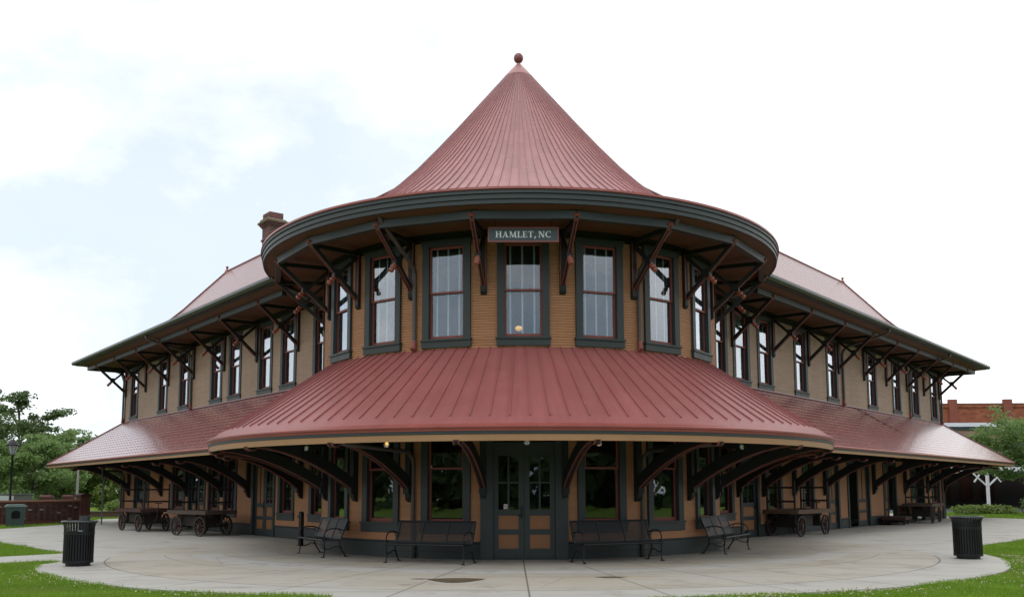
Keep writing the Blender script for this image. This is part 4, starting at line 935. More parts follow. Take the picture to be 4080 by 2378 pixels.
bench_at('black bench turned right, near the baggage wagon with a tan deck edge', (5.24, -4.45), (6.29, -2.64), (4.84, -4.05), (5.90, -2.11))
o = thing('smokers_post', 'black square smokers post with a round knob standing behind the left side bench', 'post', (-6.65, -0.30, 0), -0.6)
mb = MB(); mb.box(-0.055, 0.055, -0.055, 0.055, 0, 0.98); mb.box(-0.10, 0.10, -0.10, 0.10, 0, 0.02); mb.prism([(-0.055, 0.98), (0.055, 0.98), (0.02, 1.03), (-0.055, 1.02)], -0.055, 0.055); part('post', mb, IRON, o)
mb = MB(); mb.box(-0.12, -0.055, -0.05, 0.05, 0.82, 0.93); mb.tube([(-0.12, 0, 0.88), (-0.155, 0, 0.88)], 0.035, 10); mb.box(-0.085, -0.055, -0.04, 0.04, 0.32, 0.46); part('ash_drawer', mb, IRON2, o)

# ------------------------------------------------------------------ litter bins
def make_can(label, loc, rz, urn):
    o = thing('litter_bin', label, 'trash can', loc, rz, 'black slatted litter bins at the platform edge')
    mb = MB(); mb.lathe([(0.0, 0.0), (0.26, 0.0), (0.26, 0.10), (0.0, 0.10)], 32); part('base', mb, IRON, o)
    mb = MB(); n = 34
    for i in range(n):
        t = 2 * PI * i / n; prof = [(0.315, 0.09), (0.315, 0.72), (0.318, 0.86), (0.335, 0.93), (0.375, 0.985)]
        for (r0, z0), (r1, z1) in zip(prof, prof[1:]): mb.bar(tpt(t, r0, z0), tpt(t, r1, z1), 0.036, 0.008, (sin(t), -cos(t), 0))
    part('slats', mb, IRON, o)
    for z0, z1 in ((0.07, 0.12), (0.70, 0.76)):
        mb = MB(); mb.lathe([(0.308, z0), (0.324, z0), (0.324, z1), (0.308, z1), (0.308, z0)], 40); part('band', mb, IRON, o)
    mb = MB(); mb.lathe([(0.345, 0.975), (0.385, 0.975), (0.392, 0.99), (0.385, 1.005), (0.30, 1.005), (0.30, 0.985), (0.345, 0.975)], 40); part('rim', mb, IRON2, o, True)
    mb = MB(); mb.lathe([(0.0, 0.10), (0.285, 0.10), (0.29, 0.74), (0.28, 0.74)], 32); part('liner', mb, DARK, o)
    if urn:
        mb = MB(); mb.lathe([(0.0, 0.98), (0.115, 0.98), (0.115, 1.105), (0.10, 1.105), (0.10, 1.07), (0.0, 1.07)], 24, (0.02, 0.24, 0)); mb.tube([(0.02, 0.28, 0.72), (0.02, 0.28, 0.985)], 0.09, 12); part('ash_urn', mb, IRON2, o)
        mb = MB(); mb.box(0.10, 0.19, -0.342, -0.335, 0.775, 0.80); part('sticker', mb, GREY, o)
make_can('black slatted litter bin with grey ash urn, at the left edge of the platform', (-10.01, -7.40, 0), 0.1, True)
make_can('plain black slatted litter bin without an ash urn, at the right edge of the platform', (10.72, -6.0, 0), 0.9, False)

# ------------------------------------------------------------------ baggage wagons
def make_wagon(label, loc, rz, Lw=3.0, Ww=1.25, base=2.05, deck_edge=None, low=False):
    o = thing('baggage_wagon', label, 'cart', loc, rz, 'old baggage wagons on the platform')
    hl, hw_ = Lw / 2, Ww / 2
    mb = MB(); zd = 0.36 if low else 0.92; n = 9
    for i in range(n):
        y0 = -hw_ + Ww * i / n; mb.box(-hl, hl, y0 + 0.006, y0 + Ww / n - 0.006, zd - 0.04, zd + random.uniform(-0.003, 0.003), 0)
    for y in (-hw_ - 0.02, hw_ + 0.02): mb.box(-hl - 0.02, hl + 0.02, y - 0.025, y + 0.025, zd - 0.13, zd + 0.012, 1)
    for x in (-hl - 0.02, hl + 0.02): mb.box(x - 0.024, x + 0.024, -hw_ + 0.005, hw_ - 0.005, zd - 0.128, zd + 0.009, 1)
    part('deck', mb, [DECK, deck_edge or CARTR], o)
    mb = MB()
    for y in (-0.25, 0.25): mb.box(-hl + 0.1, hl - 0.1, y - 0.05, y + 0.05, zd - 0.24, zd - 0.045)
    wr = 0.17 if low else 0.36
    for x in (-base / 2, base / 2):
        mb.box(x - 0.06, x + 0.06, -hw_ + 0.14, hw_ - 0.14, wr - 0.05, wr + 0.05); mb.box(x - 0.05, x + 0.05, -0.36, 0.36, wr, zd - 0.2)
    part('undercarriage', mb, CARTD, o)
    if not low:
        mb = MB(); mb.box(-0.62, 0.30, -0.40, 0.40, 0.36, 0.74); mb.box(-0.64, 0.32, -0.42, 0.42, 0.74, 0.77); part('toolbox', mb, CARTD, o)
    for x in (-base / 2, base / 2):
        for y in (-1, 1):
            yy = y * (hw_ - 0.07); mt = Matrix.Translation((x, yy, wr)) @ Matrix.Rotation(PI / 2, 4, 'X')
            sp = MB(); mb = MB(); mb.lathe([(wr, -0.035), (wr, 0.035), (wr - 0.05, 0.03), (wr - 0.05, -0.03), (wr, -0.035)], 32, (0, 0, 0), 0, 0, 2 * PI, mt); mb.lathe([(0.0, -0.07), (0.055, -0.07), (0.06, 0.07), (0.0, 0.07)], 12, (0, 0, 0), 0, 0, 2 * PI, mt)
            if low: mb.lathe([(0.0, -0.02), (wr - 0.03, -0.02), (wr - 0.03, 0.02), (0.0, 0.02)], 16, (0, 0, 0), 1, 0, 2 * PI, mt)
            else:
                for k in range(10):
                    a = 2 * PI * k / 10 + 0.2; sp.bar((x + 0.05 * cos(a), yy, wr + 0.05 * sin(a)), (x + (wr - 0.04) * cos(a), yy, wr + (wr - 0.04) * sin(a)), 0.028, 0.026, (0, 1, 0))
            wo = part('wheel', mb, [WHEELI, CARTR], o)
            if sp.v: part('spokes', sp, CARTR, wo)
    if not low:
        for x in (-hl + 0.06, hl - 0.06):
            mb = MB()
            for y in (-hw_ + 0.12, hw_ - 0.12): mb.bar((x, y, zd - 0.1), (x, y, zd + 1.02), 0.055, 0.055)
            for z in (0.78, 0.30): mb.bar((x, -hw_ + 0.15, zd + z), (x, hw_ - 0.15, zd + z), 0.035, 0.07)
            part('rack', mb, CARTD, o)
    mb = MB()
    if low: mb.tube([(hl, 0, zd - 0.1), (hl + 0.25, 0, 0.25)], 0.02, 6)
    else: mb.tube([(hl - 0.1, -0.08, 0.42), (hl + 0.12, -0.05, 0.5), (hl + 0.16, 0, 1.15)], 0.022, 6); mb.tube([(hl + 0.16, -0.14, 1.15), (hl + 0.16, 0.14, 1.15)], 0.02, 6)
    part('tow_bar', mb, CARTD, o)
angL = math.atan2(T2[1], -T2[0]); angR = math.atan2(T2[1], T2[0])
make_wagon('dark wooden baggage wagon nearest the far left end of the depot', (-15.75, 10.25, 0), angL + 0.05 + PI, 2.9, 1.25, 1.95)
make_wagon('baggage wagon with weathered grey deck edge, beside the left double door', (-11.95, 6.25, 0), angL + 0.22 + PI, 2.5, 1.25, 1.55, DECK)
make_wagon('baggage wagon with tan deck edge standing right of the benches', (10.05, 5.2, 0), angR - 0.02, 3.0, 1.25, 2.15, M('tan_worn_wood', (0.125, 0.08, 0.055), 0.75, 0.2, 0.35, 6))
make_wagon('tall dark baggage wagon at the far right end of the depot wall', (19.5, 16.6, 0), angR + 0.08, 2.8, 1.25, 1.7, DECK)
make_wagon('low flat trolley with small wheels by the far right depot doors', (17.25, 14.3, 0), angR + 0.15, 1.9, 0.95, 1.2, None, True)

# ------------------------------------------------------------------ ground, platform, puddles
mb = MB(); mb.quad((-400, -120, -0.06), (400, -120, -0.06), (400, 500, -0.06), (-400, 500, -0.06)); tag(part('ground', mb, SOIL), 'green lawn ground around the depot platform', None, None, 'structure')
def kerb_r(t):
    a = abs(t); return 13.86 - 0.95 * max(0, a - 0.5) - 0.9 * max(0, a - 0.8)
arcp = [tpt(t, kerb_r(t) - (0.1 if abs(t) < 0.12 else 0), 0)[:2] for t in [dg(-57 + 119 * i / 60) for i in range(61)]]
PAVEP = arcp + [(11.9, -4.1), (13.34, -1.31), (14.1, -0.31), (16.51, 2.23), (22.5, 8.2), (32, 17.5), (26.96, 21.5), (25.88, 23.67), (25.26, 25.99), (24.2, 34), (6, 30), (0, 5), (-8, 30), (-19.5, 30), (-24.61, 25.36), (-22.44, 20.63), (-22.63, 16.32), (-22.95, 12.3), (-23.4, 9.0), (-17.18, 2.15), (-12.67, -2.8), (-12.25, -3.3), (-13.38, -4.56), (-18, -8.0), (-19.2, -10.5), (-14.3, -8.0), (-11.3, -6.05), (-11.0, -6.3)]
mb = MB()
from mathutils.geometry import tessellate_polygon
tri = tessellate_polygon([[Vector((a, b, 0)) for a, b in PAVEP]])
mb.add([(a, b, 0) for a, b in PAVEP], [tuple(t) for t in tri])
n = len(PAVEP)
mb.add([(a, b, 0) for a, b in PAVEP] + [(a, b, -0.15) for a, b in PAVEP], [(i, (i + 1) % n, n + (i + 1) % n, n + i) for i in range(n)])
tag(part('pavement', mb, PAVE), 'pale concrete platform curving around the depot', None, None, 'structure')
def puddle(pts, label):
    mb = MB(); mb.add([(a, b, 0.004) for a, b in pts], [tuple(range(len(pts)))]); tag(part('puddle', mb, WET), label, None, None, 'structure')
def lens(x0, x1, yt, yd, yu, n=14):
    lo = [(x0 + (x1 - x0) * i / n, yt - yd * sin(PI * (i / n)) ** 0.8 + random.uniform(-0.01, 0.01)) for i in range(n + 1)]
    hi = [(x0 + (x1 - x0) * i / n, yt + yu * sin(PI * (i / n)) + random.uniform(-0.01, 0.01)) for i in range(n - 1, 0, -1)]
    return lo + hi
puddle(lens(-1.78, -0.66, -10.70, 0.72, 0.16), 'large brown wet patch on the concrete left of the entrance'); 
puddle(lens(-2.12, -1.70, -10.66, 0.10, 0.05, 8), 'narrow brown wet sliver at the left tip of the large wet patch')
puddle(lens(1.42, 2.05, -10.38, 0.22, 0.10), 'small brown wet patch on the concrete right of the entrance')
# lawn grass blades and clover
def inside(px, py, poly):
    c = np.zeros(px.shape, bool); n = len(poly)
    for i in range(n):
        x0, y0 = poly[i]; x1, y1 = poly[(i + 1) % n]
        cond = ((y0 > py) != (y1 > py)) & (px < (x1 - x0) * (py - y0) / (y1 - y0 + 1e-12) + x0); c ^= cond
    return c
def vnoise(x, y, sc, seed):
    r = np.random.default_rng(seed); g = r.random((64, 64)); xi = (x * sc) % 63; yi = (y * sc) % 63
    i, j = xi.astype(int), yi.astype(int); fx, fy = xi - i, yi - j; fx = fx * fx * (3 - 2 * fx); fy = fy * fy * (3 - 2 * fy)
    i2, j2 = (i + 1) % 64, (j + 1) % 64
    return (g[i, j] * (1 - fx) + g[i2, j] * fx) * (1 - fy) + (g[i, j2] * (1 - fx) + g[i2, j2] * fx) * fy
def scatter_blades(rects):
    V = []; 
    for (x0, x1, y0, y1, dens, h) in rects:
        k = int((x1 - x0) * (y1 - y0) * dens); x = rng.uniform(x0, x1, k); y = rng.uniform(y0, y1, k)
        keep = ~inside(x * 1.006, y * 1.006, PAVEP) | ((np.random.default_rng(5).random(x.shape) < 0.0)); x, y = x[keep], y[keep]
        hh = h * (0.45 + 0.9 * vnoise(x, y, 0.8, 3)) * rng.uniform(0.5, 1.3, x.shape)
        a = rng.uniform(0, 2 * PI, x.shape); ln = rng.normal(0, 0.45, (2, len(x))) * hh; w = 0.007 + h * 0.06
        p = np.empty((len(x), 3, 3)); p[:, 0] = np.stack([x - w * np.cos(a), y - w * np.sin(a), np.full_like(x, -0.062)], 1); p[:, 1] = np.stack([x + w * np.cos(a), y + w * np.sin(a), np.full_like(x, -0.062)], 1); p[:, 2] = np.stack([x + ln[0], y + ln[1], -0.06 + hh], 1)
        V.append(p.reshape(-1, 3))
    V = np.concatenate(V); k = len(V) // 3
    me = bpy.data.meshes.new('grass'); me.vertices.add(len(V)); me.vertices.foreach_set('co', V.ravel()); me.loops.add(len(V)); me.loops.foreach_set('vertex_index', np.arange(len(V), dtype=np.int32))
    me.polygons.add(k); me.polygons.foreach_set('loop_start', np.arange(0, len(V), 3, dtype=np.int32)); me.polygons.foreach_set('loop_total', np.full(k, 3, np.int32)); me.update(calc_edges=True); me.materials.append(GRASS); return me
o = link('grass', scatter_blades([(-13.5, -3.0, -15.8, -5.5, 2600, 0.085), (2.0, 13.0, -15.8, -3.0, 2600, 0.085), (11, 24, -8, 9, 700, 0.09), (-24, -12, -5, 12, 600, 0.09), (-32, -20, 12, 34, 160, 0.13), (24, 36, 18, 34, 160, 0.13)])); tag(o, 'short green lawn grass along the platform edge', 'grass', None, 'stuff')
mb = MB()
def clover(n, x0, x1, y0, y1, f):
    for _ in range(n):
        x, y = random.uniform(x0, x1), random.uniform(y0, y1); d = f(x, y)
        if d < 0.02 or random.random() > math.exp(-((d - 0.35) / 0.45) ** 2) * (0.15 + 1.6 * max(0, float(vnoise(np.array([x]), np.array([y]), 1.1, 9)[0]) - 0.42)): continue
        r = random.uniform(0.010, 0.018); z = random.uniform(0.0, 0.06)
        mb.add([(x + r, y, z), (x - r, y, z), (x, y + r, z), (x, y - r, z), (x, y, z + r), (x, y, z - r)], ((0, 2, 4), (2, 1, 4), (1, 3, 4), (3, 0, 4), (2, 0, 5), (1, 2, 5), (3, 1, 5), (0, 3, 5)))
def fk(x, y): return math.hypot(x, y) - kerb_r(math.atan2(x, -y))
clover(16000, 3, 13, -15, -4.5, fk); clover(3500, -12, -2, -15.5, -6, fk); clover(3500, 8.5, 13, -12.5, -8, lambda x, y: fk(x, y) - 1.0)
tag(part('clover_flowers', mb, FLOW, fix=False), 'pale clover flowers scattered through the lawn edge', 'flowers', None, 'stuff')

# ------------------------------------------------------------------ vegetation
def leaf_cloud(blobs, n, size, seed, lift=0.3):
    r = np.random.default_rng(seed); P = []; Nn = []
    vol = np.array([b[3] * b[4] * b[5] for b in blobs]) ** 0.75; cnt = (vol / vol.sum() * n).astype(int)
    for (cx, cy, cz, rx, ry, rz), k in zip(blobs, cnt):
        d = r.normal(size=(k, 3)); d /= np.linalg.norm(d, axis=1)[:, None]
        rad = r.uniform(0.35, 1.08, k) ** 0.55
        cl = vnoise(d[:, 0] * 9 + cx * 3 + 40, d[:, 1] * 9 + d[:, 2] * 13 + cz * 3 + 40, 0.7, seed + 5)
        keep = cl > 0.28; p = np.array([cx, cy, cz]) + d * rad[:, None] * np.array([rx, ry, rz]); P.append(p[keep]); Nn.append(d[keep])
    P = np.concatenate(P); Nn = np.concatenate(Nn); k = len(P)
    nr = Nn * 0.5 + r.normal(size=(k, 3)) * 0.7 + np.array([0, 0, lift]); nr /= np.linalg.norm(nr, axis=1)[:, None]
    t = np.cross(nr, r.normal(size=(k, 3))); t /= np.linalg.norm(t, axis=1)[:, None]; b = np.cross(nr, t)
    s = size * r.uniform(0.6, 1.4, k)[:, None]
    V = np.stack([P - t * s, P + b * s * 0.55, P + t * s, P - b * s * 0.55], 1).reshape(-1, 3)
    me = bpy.data.meshes.new('leaves'); me.vertices.add(len(V)); me.vertices.foreach_set('co', V.ravel()); me.loops.add(len(V)); me.loops.foreach_set('vertex_index', np.arange(len(V), dtype=np.int32))
    me.polygons.add(k); me.polygons.foreach_set('loop_start', np.arange(0, len(V), 4, dtype=np.int32)); me.polygons.foreach_set('loop_total', np.full(k, 4, np.int32)); me.update(calc_edges=True); return me
def leaf_quads(P, Nn, size, r, lift):
    k = len(P); nr = Nn * 0.45 + r.normal(size=(k, 3)) * 0.6 + np.array([0, 0, lift]); nr /= np.linalg.norm(nr, axis=1)[:, None]
    t = np.cross(nr, r.normal(size=(k, 3))); t /= np.linalg.norm(t, axis=1)[:, None]; b = np.cross(nr, t)
    s = size * r.uniform(0.6, 1.4, k)[:, None]
    V = np.stack([P - t * s, P + b * s * 0.5, P + t * s, P - b * s * 0.5], 1).reshape(-1, 3)
    me = bpy.data.meshes.new('leaves'); me.vertices.add(len(V)); me.vertices.foreach_set('co', V.ravel()); me.loops.add(len(V)); me.loops.foreach_set('vertex_index', np.arange(len(V), dtype=np.int32))
    me.polygons.add(k); me.polygons.foreach_set('loop_start', np.arange(0, len(V), 4, dtype=np.int32)); me.polygons.foreach_set('loop_total', np.full(k, 4, np.int32)); me.update(calc_edges=True); return me
def tree(label, x, y, h, cr, seed, mat, n=9000, size=0.12, low=0.2, group='trees left of the depot', airy=False):
    r = np.random.default_rng(seed); o = thing('tree', label, 'tree', (x, y, -0.06), 0, group)
    mb = MB(); tips = []
    top = Vector((r.uniform(-0.3, 0.3), r.uniform(-0.3, 0.3), h * 0.9))
    mb.tube([(0, 0, 0), tuple(top * 0.35 + Vector((0.05, 0.03, 0))), tuple(top * 0.7), tuple(top)], [h * 0.024, h * 0.018, h * 0.010, h * 0.003], 8)
    nl = 15 if not airy else 11
    for i in range(nl):
        q = i / (nl - 1); z0 = h * (low + (0.80 - low) * q); az = i * 2.4 + r.uniform(-0.4, 0.4)
        reach = cr * (0.62 + 0.55 * sin(PI * (0.15 + 0.62 * q))) * r.uniform(0.75, 1.12) * (1 - 0.45 * max(0, q - 0.6) / 0.4)
        rise = h * (0.10 + 0.10 * q) * r.uniform(0.6, 1.3); base = top * (z0 / (h * 0.9)) ; base = Vector((base.x, base.y, z0))
        d = Vector((cos(az), sin(az), 0)); end = base + d * reach + Vector((0, 0, rise)); mid = base.lerp(end, 0.5) + Vector((0, 0, rise * 0.25))
        mb.tube([tuple(base), tuple(mid), tuple(end)], [h * 0.010, h * 0.006, h * 0.002], 6)
        for j in range(6):
            f = 0.35 + 0.65 * (j + r.uniform(0, 1)) / 6; p = base.lerp(end, f) + Vector((0, 0, rise * 0.2)); sd = Vector((r.normal(), r.normal(), r.normal() * 0.45 + 0.25)).normalized(); tip = p + sd * cr * r.uniform(0.15, 0.42)
            mb.tube([tuple(p), tuple(tip)], [h * 0.003, h * 0.001], 4); tips += [(tip, 1.0), (p.lerp(tip, 0.5), 0.8)]
    tips.append((top + Vector((0, 0, h * 0.06)), 0.8))
    per = max(6, int(n / len(tips))); P = []; Nn = []
    for tp, w in tips:
        k = int(per * r.uniform(0.5, 1.5)); c = r.normal(size=(k, 3)); c /= np.linalg.norm(c, axis=1)[:, None] + 1e-9
        rad = cr * (0.15 if airy else 0.20) * r.uniform(0.7, 1.3); P.append(np.array(tp) + c * (r.uniform(0, 1, k) ** 0.5)[:, None] * np.array([rad * 1.35, rad * 1.35, rad * 0.6])); Nn.append(c)
    me = leaf_quads(np.concatenate(P), np.concatenate(Nn), size, r, 0.45); me.materials.append(mat); link('crown', me, o)
    part('trunk', mb, BARK, o, True); return o
tree('tall airy tree rising above the others at far left', -39.5, 44.0, 8.9, 3.4, 11, LEAF2, 8000, 0.15, 0.35, airy=True)
tree('broad dark green tree at the left edge, left of the nearer street lamp', -37.0, 33.5, 5.9, 3.2, 12, LEAF2, 14000, 0.14)
tree('light green bushy tree between the two street lamps', -32.0, 31.6, 4.8, 2.7, 13, LEAF1, 16000, 0.12, 0.10)
tree('mid green spreading tree behind the far street lamp', -34.4, 41.5, 5.7, 3.0, 18, LEAF1, 14000, 0.14, 0.15)
tree('yellow green tree just right of the far street lamp', -30.4, 39.8, 4.9, 2.7, 14, LEAF3, 13000, 0.13, 0.12)
tree('green tree with low branches beside the far left canopy corner', -30.8, 46.5, 5.8, 3.2, 15, LEAF1, 9000, 0.15, 0.15)
tree('dark round tree seen under the left canopy corner', -26.6, 45.0, 5.2, 2.8, 16, LEAF2, 9000, 0.15, 0.2)
tree('small leafy tree in front of the white shop canopy at right', 33.2, 31.8, 6.0, 3.1, 17, LEAF1, 15000, 0.12, 0.34, None)
r_ = np.random.default_rng(3)
blobs = [(-64 + i * 2.6, 64 + r_.uniform(-4, 4), r_.uniform(1.2, 2.2), 3.0, 2.5, r_.uniform(2.4, 4.2)) for i in range(22)]
me = leaf_cloud(blobs, 24000, 0.26, 21); me.materials.append(LEAF2); tag(link('woods', me), 'far dark woodland behind the left hand trees', 'woods', None, 'stuff')
blobs = []
for i in range(64):
    q = dg(-132 + 264 * i / 63); rr = 64 + r_.uniform(-3, 3); blobs.append((rr * sin(q), -rr * cos(q), r_.uniform(2.2, 3.4), 3.9, 3.9, r_.uniform(3.6, 5.2)))
me = leaf_cloud(blobs, 42000, 0.75, 22); me.materials.append(LEAF2); tag(link('woods', me), 'dark tree belt across the street facing the depot, mirrored in its windows', 'woods', None, 'stuff')
def shrub(name, label, x, y, rx, ry, h, seed, mat, n=1800, size=0.09, group=None):
    o = thing(name, label, 'shrub', (x, y, -0.06), 0, group)
    r = random.Random(seed); bl = [(r.uniform(-0.6, 0.6) * rx, r.uniform(-0.5, 0.5) * ry, h * r.uniform(0.35, 0.6), rx * 0.55, ry * 0.6, h * 0.45) for _ in range(7)]
    me = leaf_cloud(bl, n, size, seed); me.materials.append(mat); link('foliage', me, o)
    mb = MB()
    for b in bl: mb.tube([(b[0] * 0.3, b[1] * 0.3, 0), (b[0], b[1], b[2])], [0.03, 0.01], 5)
    part('stem', mb, BARK, o)
shrub('hedge', 'low clipped green hedge at the foot of the white post at right', 29.2, 30.5, 1.9, 0.8, 0.75, 31, LEAF3, 3000)
shrub('shrub', 'dark rounded shrub at the right frame edge beside the hedge', 31.6, 27.6, 1.5, 1.1, 1.25, 32, LEAF2, 2600)
shrub('shrub', 'yellow green shrub behind the low brown wall, nearest the brick pillar', -26.9, 33.0, 1.1, 0.7, 1.0, 33, LEAF3, 1600, 0.09, 'shrubs behind the low brown wall')
shrub('shrub', 'pale green shrub in the middle of the row behind the low brown wall', -25.2, 34.0, 1.0, 0.7, 1.1, 34, LEAF1, 1600, 0.09, 'shrubs behind the low brown wall')
shrub('shrub', 'shrub behind the low brown wall, nearest the depot corner', -23.4, 34.6, 1.1, 0.7, 1.2, 35, LEAF3, 1600, 0.09, 'shrubs behind the low brown wall')

# ------------------------------------------------------------------ left background
def brick_wall(label, p0, p1, h, pillars, cap, group):
    d = Vector((p1[0] - p0[0], p1[1] - p0[1], 0)); L = d.length
    o = thing('brick_wall', label, 'wall', (p0[0], p0[1], -0.06), math.atan2(d.y, d.x), group)
    mb = MB(); mb.box(0, L, -0.12, 0.12, 0.16, h - 0.06); part('brickwork', mb, BRICKW, o)
    mb = MB(); mb.box(0, L, -0.19, 0.19, 0, 0.16); part('plinth', mb, BRICKW, o)
    mb = MB(); mb.box(0, L, -0.17, 0.17, h - 0.06, h + 0.03); part('coping', mb, M('coping_brick_%s' % p0[0], (0.34, 0.17, 0.13), 0.7), o)
    mb = MB(); x = 0.25
    while x < L - 0.1:                                       # projecting engraved bricks in columns
        for j in range(int((h - 0.35) / 0.085)):
            if random.random() < 0.8: mb.box(x, x + 0.17, -0.137 - random.uniform(0, 0.012), -0.10, 0.22 + j * 0.085, 0.29 + j * 0.085, 0 if random.random() < 0.92 else 1)
        x += 0.30
    part('engraved_bricks', mb, [M('engraved_brick_dark', (0.062, 0.036, 0.034), 0.85) if 'engraved_brick_dark' not in bpy.data.materials else bpy.data.materials['engraved_brick_dark'], PALE], o)
    for x in pillars:
        mb = MB(); mb.box(x - 0.26, x + 0.26, -0.26, 0.26, 0, h + 0.18); part('pillar', mb, BRICKW, o)
        mb = MB(); mb.box(x - 0.32, x + 0.32, -0.32, 0.32, h + 0.18, h + 0.27); mb.prism([(x - 0.32, h + 0.27), (x + 0.32, h + 0.27), (x + 0.1, h + 0.36), (x - 0.1, h + 0.36)], -0.3, 0.3); part('pillar_cap', mb, M('pillar_cap_%s_%s' % (p0[0], x), (0.075, 0.032, 0.028), 0.8), o)
brick_wall('low red brick wall with columns of engraved bricks, behind the green bin', (-29.2, 12.6), (-23.3, 20.9), 1.22, (4.6, 10.1), True, None)
brick_wall('second lower brick wall whose dark pillar caps show above the front wall', (-28.1, 25.0), (-28.9, 33.0), 1.10, (1.6, 4.9), True, None)
o = thing('wheelie_bin', 'dark green plastic bin with pale lid and hooded opening before the brick wall', 'trash can', (-23.7, 14.9, -0.06), 0.55)
mb = MB(); mb.prism([(-0.34, 0.0), (0.34, 0.0), (0.42, 0.98), (-0.42, 0.98)], -0.33, 0.33); part('body', mb, BINM, o)
mb = MB(); mb.box(-0.46, 0.46, -0.38, 0.38, 0.98, 1.03); mb.prism([(-0.44, 1.03), (0.44, 1.03), (0.34, 1.10), (-0.34, 1.10)], -0.36, 0.36); part('lid', mb, BINL, o)
mb = MB(); mb.prism([(-0.17, 0.45), (0.17, 0.45), (0.19, 0.70), (0.10, 0.80), (-0.10, 0.80), (-0.19, 0.70)], -0.35, -0.32); part('opening', mb, DARK, o)
mb = MB(); mb.tube([(-0.24, 0.30, 0.12), (-0.24, 0.38, 0.12)], 0.12, 14); mb.tube([(0.24, 0.30, 0.12), (0.24, 0.38, 0.12)], 0.12, 14); part('wheel', mb, IRON, o)
def street_lamp(label, x, y, h):
    o = thing('street_lamp', label, 'street lamp', (x, y, -0.06), 0.3, 'black lantern street lamps')
    mb = MB(); mb.lathe([(0.0, 0), (0.2, 0), (0.2, 0.25), (0.12, 0.35), (0.09, 0.8), (0.065, 0.9), (0.055, h - 0.85), (0.09, h - 0.8), (0.0, h - 0.78)], 16); part('pole', mb, IRON, o, True)
    mb = MB(); mb.lathe([(0.10, h - 0.78), (0.15, h - 0.70), (0.30, h - 0.28), (0.28, h - 0.26)], 8); part('lantern_glass', mb, M('lantern_frosted', (0.36, 0.38, 0.40), 0.3, 0.5) if 'lantern_frosted' not in bpy.data.materials else bpy.data.materials['lantern_frosted'], o)
    mb = MB(); mb.lathe([(0.34, h - 0.28), (0.35, h - 0.25), (0.22, h - 0.08), (0.08, h), (0.03, h + 0.10), (0.0, h + 0.12)], 16)
    for i in range(8):
        t = 2 * PI * i / 8; mb.bar(tpt(t, 0.105, h - 0.78), tpt(t, 0.31, h - 0.27), 0.02, 0.02)
    part('lantern_cap', mb, IRON, o)
street_lamp('black lantern street lamp standing nearest the left frame edge', -27.7, 21.6, 4.45)
street_lamp('black lantern street lamp partly hidden behind the canopy corner', -33.3, 37.6, 4.3)
o = thing('sign_pole', 'thin grey green metal sign pole on the grass left of the first wagon', 'post', (-20.9, 17.7, 0), 0.2)
mb = MB(); mb.box(-0.035, 0.035, -0.02, 0.02, 0, 2.9); part('pole', mb, M('sign_pole_green', (0.09, 0.11, 0.10), 0.5), o)
mb = MB(); mb.box(-0.015, 0.015, -0.30, 0.30, 2.25, 2.85); part('sign_panel', mb, GREY, o)
for i, (x, y, h, lab) in enumerate(((-28.6, 31.0, 3.1, 'tallest pale weathered pole rising behind the brick end pillar'), (-31.9, 32.0, 2.5, 'short pale pole behind the brick wall, left of the taller pale pole'), (-25.4, 37.5, 3.4, 'pale pole behind the shrubs under the left canopy corner'), (-26.9, 39.5, 2.6, 'darker grey pole between the shrubs and the trees'))):
    o = tag(part('pole', (lambda m: (m.tube([(0, 0, -0.06), (0.02, 0, h)], [0.09, 0.07], 8), m)[1])(MB()), PALE if i != 3 else BARK, None, True, (x, y, 0)), lab, 'pole', 'poles behind the brick wall')
o = thing('retaining_wall', 'long low brown wall behind the grass strip at left', 'wall', (-27.5, 28.5, -0.06), 0.35)
mb = MB(); mb.box(-1, 10, -0.15, 0.15, 0, 0.38); part('wall_body', mb, M('low_wall_brown', (0.11, 0.065, 0.05), 0.9), o)
mb = MB(); mb.box(-1.03, 10.03, -0.19, 0.19, 0.38, 0.44); part('coping', mb, M('low_wall_coping', (0.14, 0.09, 0.075), 0.9), o)
o = thing('utility_cabinet', 'long grey metal cabinet with a blank white notice behind the brick wall', 'cabinet', (-28.6, 22.4, -0.06), 0.45)
mb = MB(); mb.box(-1.9, 1.5, -0.5, 0.5, 0, 1.50); mb.box(-1.94, 1.54, -0.54, 0.54, 1.50, 1.56); part('casing', mb, M('cabinet_grey_green', (0.13, 0.135, 0.125), 0.6), o)
mb = MB(); mb.box(-0.2, 0.6, -0.52, -0.50, 1.02, 1.46); part('notice', mb, M('notice_pale', (0.55, 0.58, 0.60)), o)

# ------------------------------------------------------------------ right background
o = thing('brick_building', 'long old orange brick building with pilasters beyond the right wing', 'building', (41, 66.7, -0.06), 0.0)
mb = MB(); mb.box(0, 42, 0, 14, 0, 10.25); mb.box(-0.1, 42, -0.12, 0, 9.95, 10.10); part('wall', mb, BRICKB, o)
for x in (3.7, 9.35, 15.5, 22, 29): mb = MB(); mb.box(x - 0.42, x + 0.42, -0.3, 0.1, 0, 10.75); part('pilaster', mb, M('pilaster_brick_%s' % x, (0.25, 0.085, 0.06), 0.85, 0.2, 0.25, 1.5), o)
mb = MB(); mb.box(-0.05, 42, -0.05, 0.4, 10.25, 10.37); part('coping', mb, M('coping_grey_brick', (0.20, 0.12, 0.09), 0.8), o)
o = thing('tan_shop', 'low tan stucco shop with white cornice below the brick building', 'building', (30, 57, -0.06), 0.0)
mb = MB(); mb.box(0, 14.6, 0, 8, 3.0, 7.2); part('parapet_wall', mb, STUCCO, o)
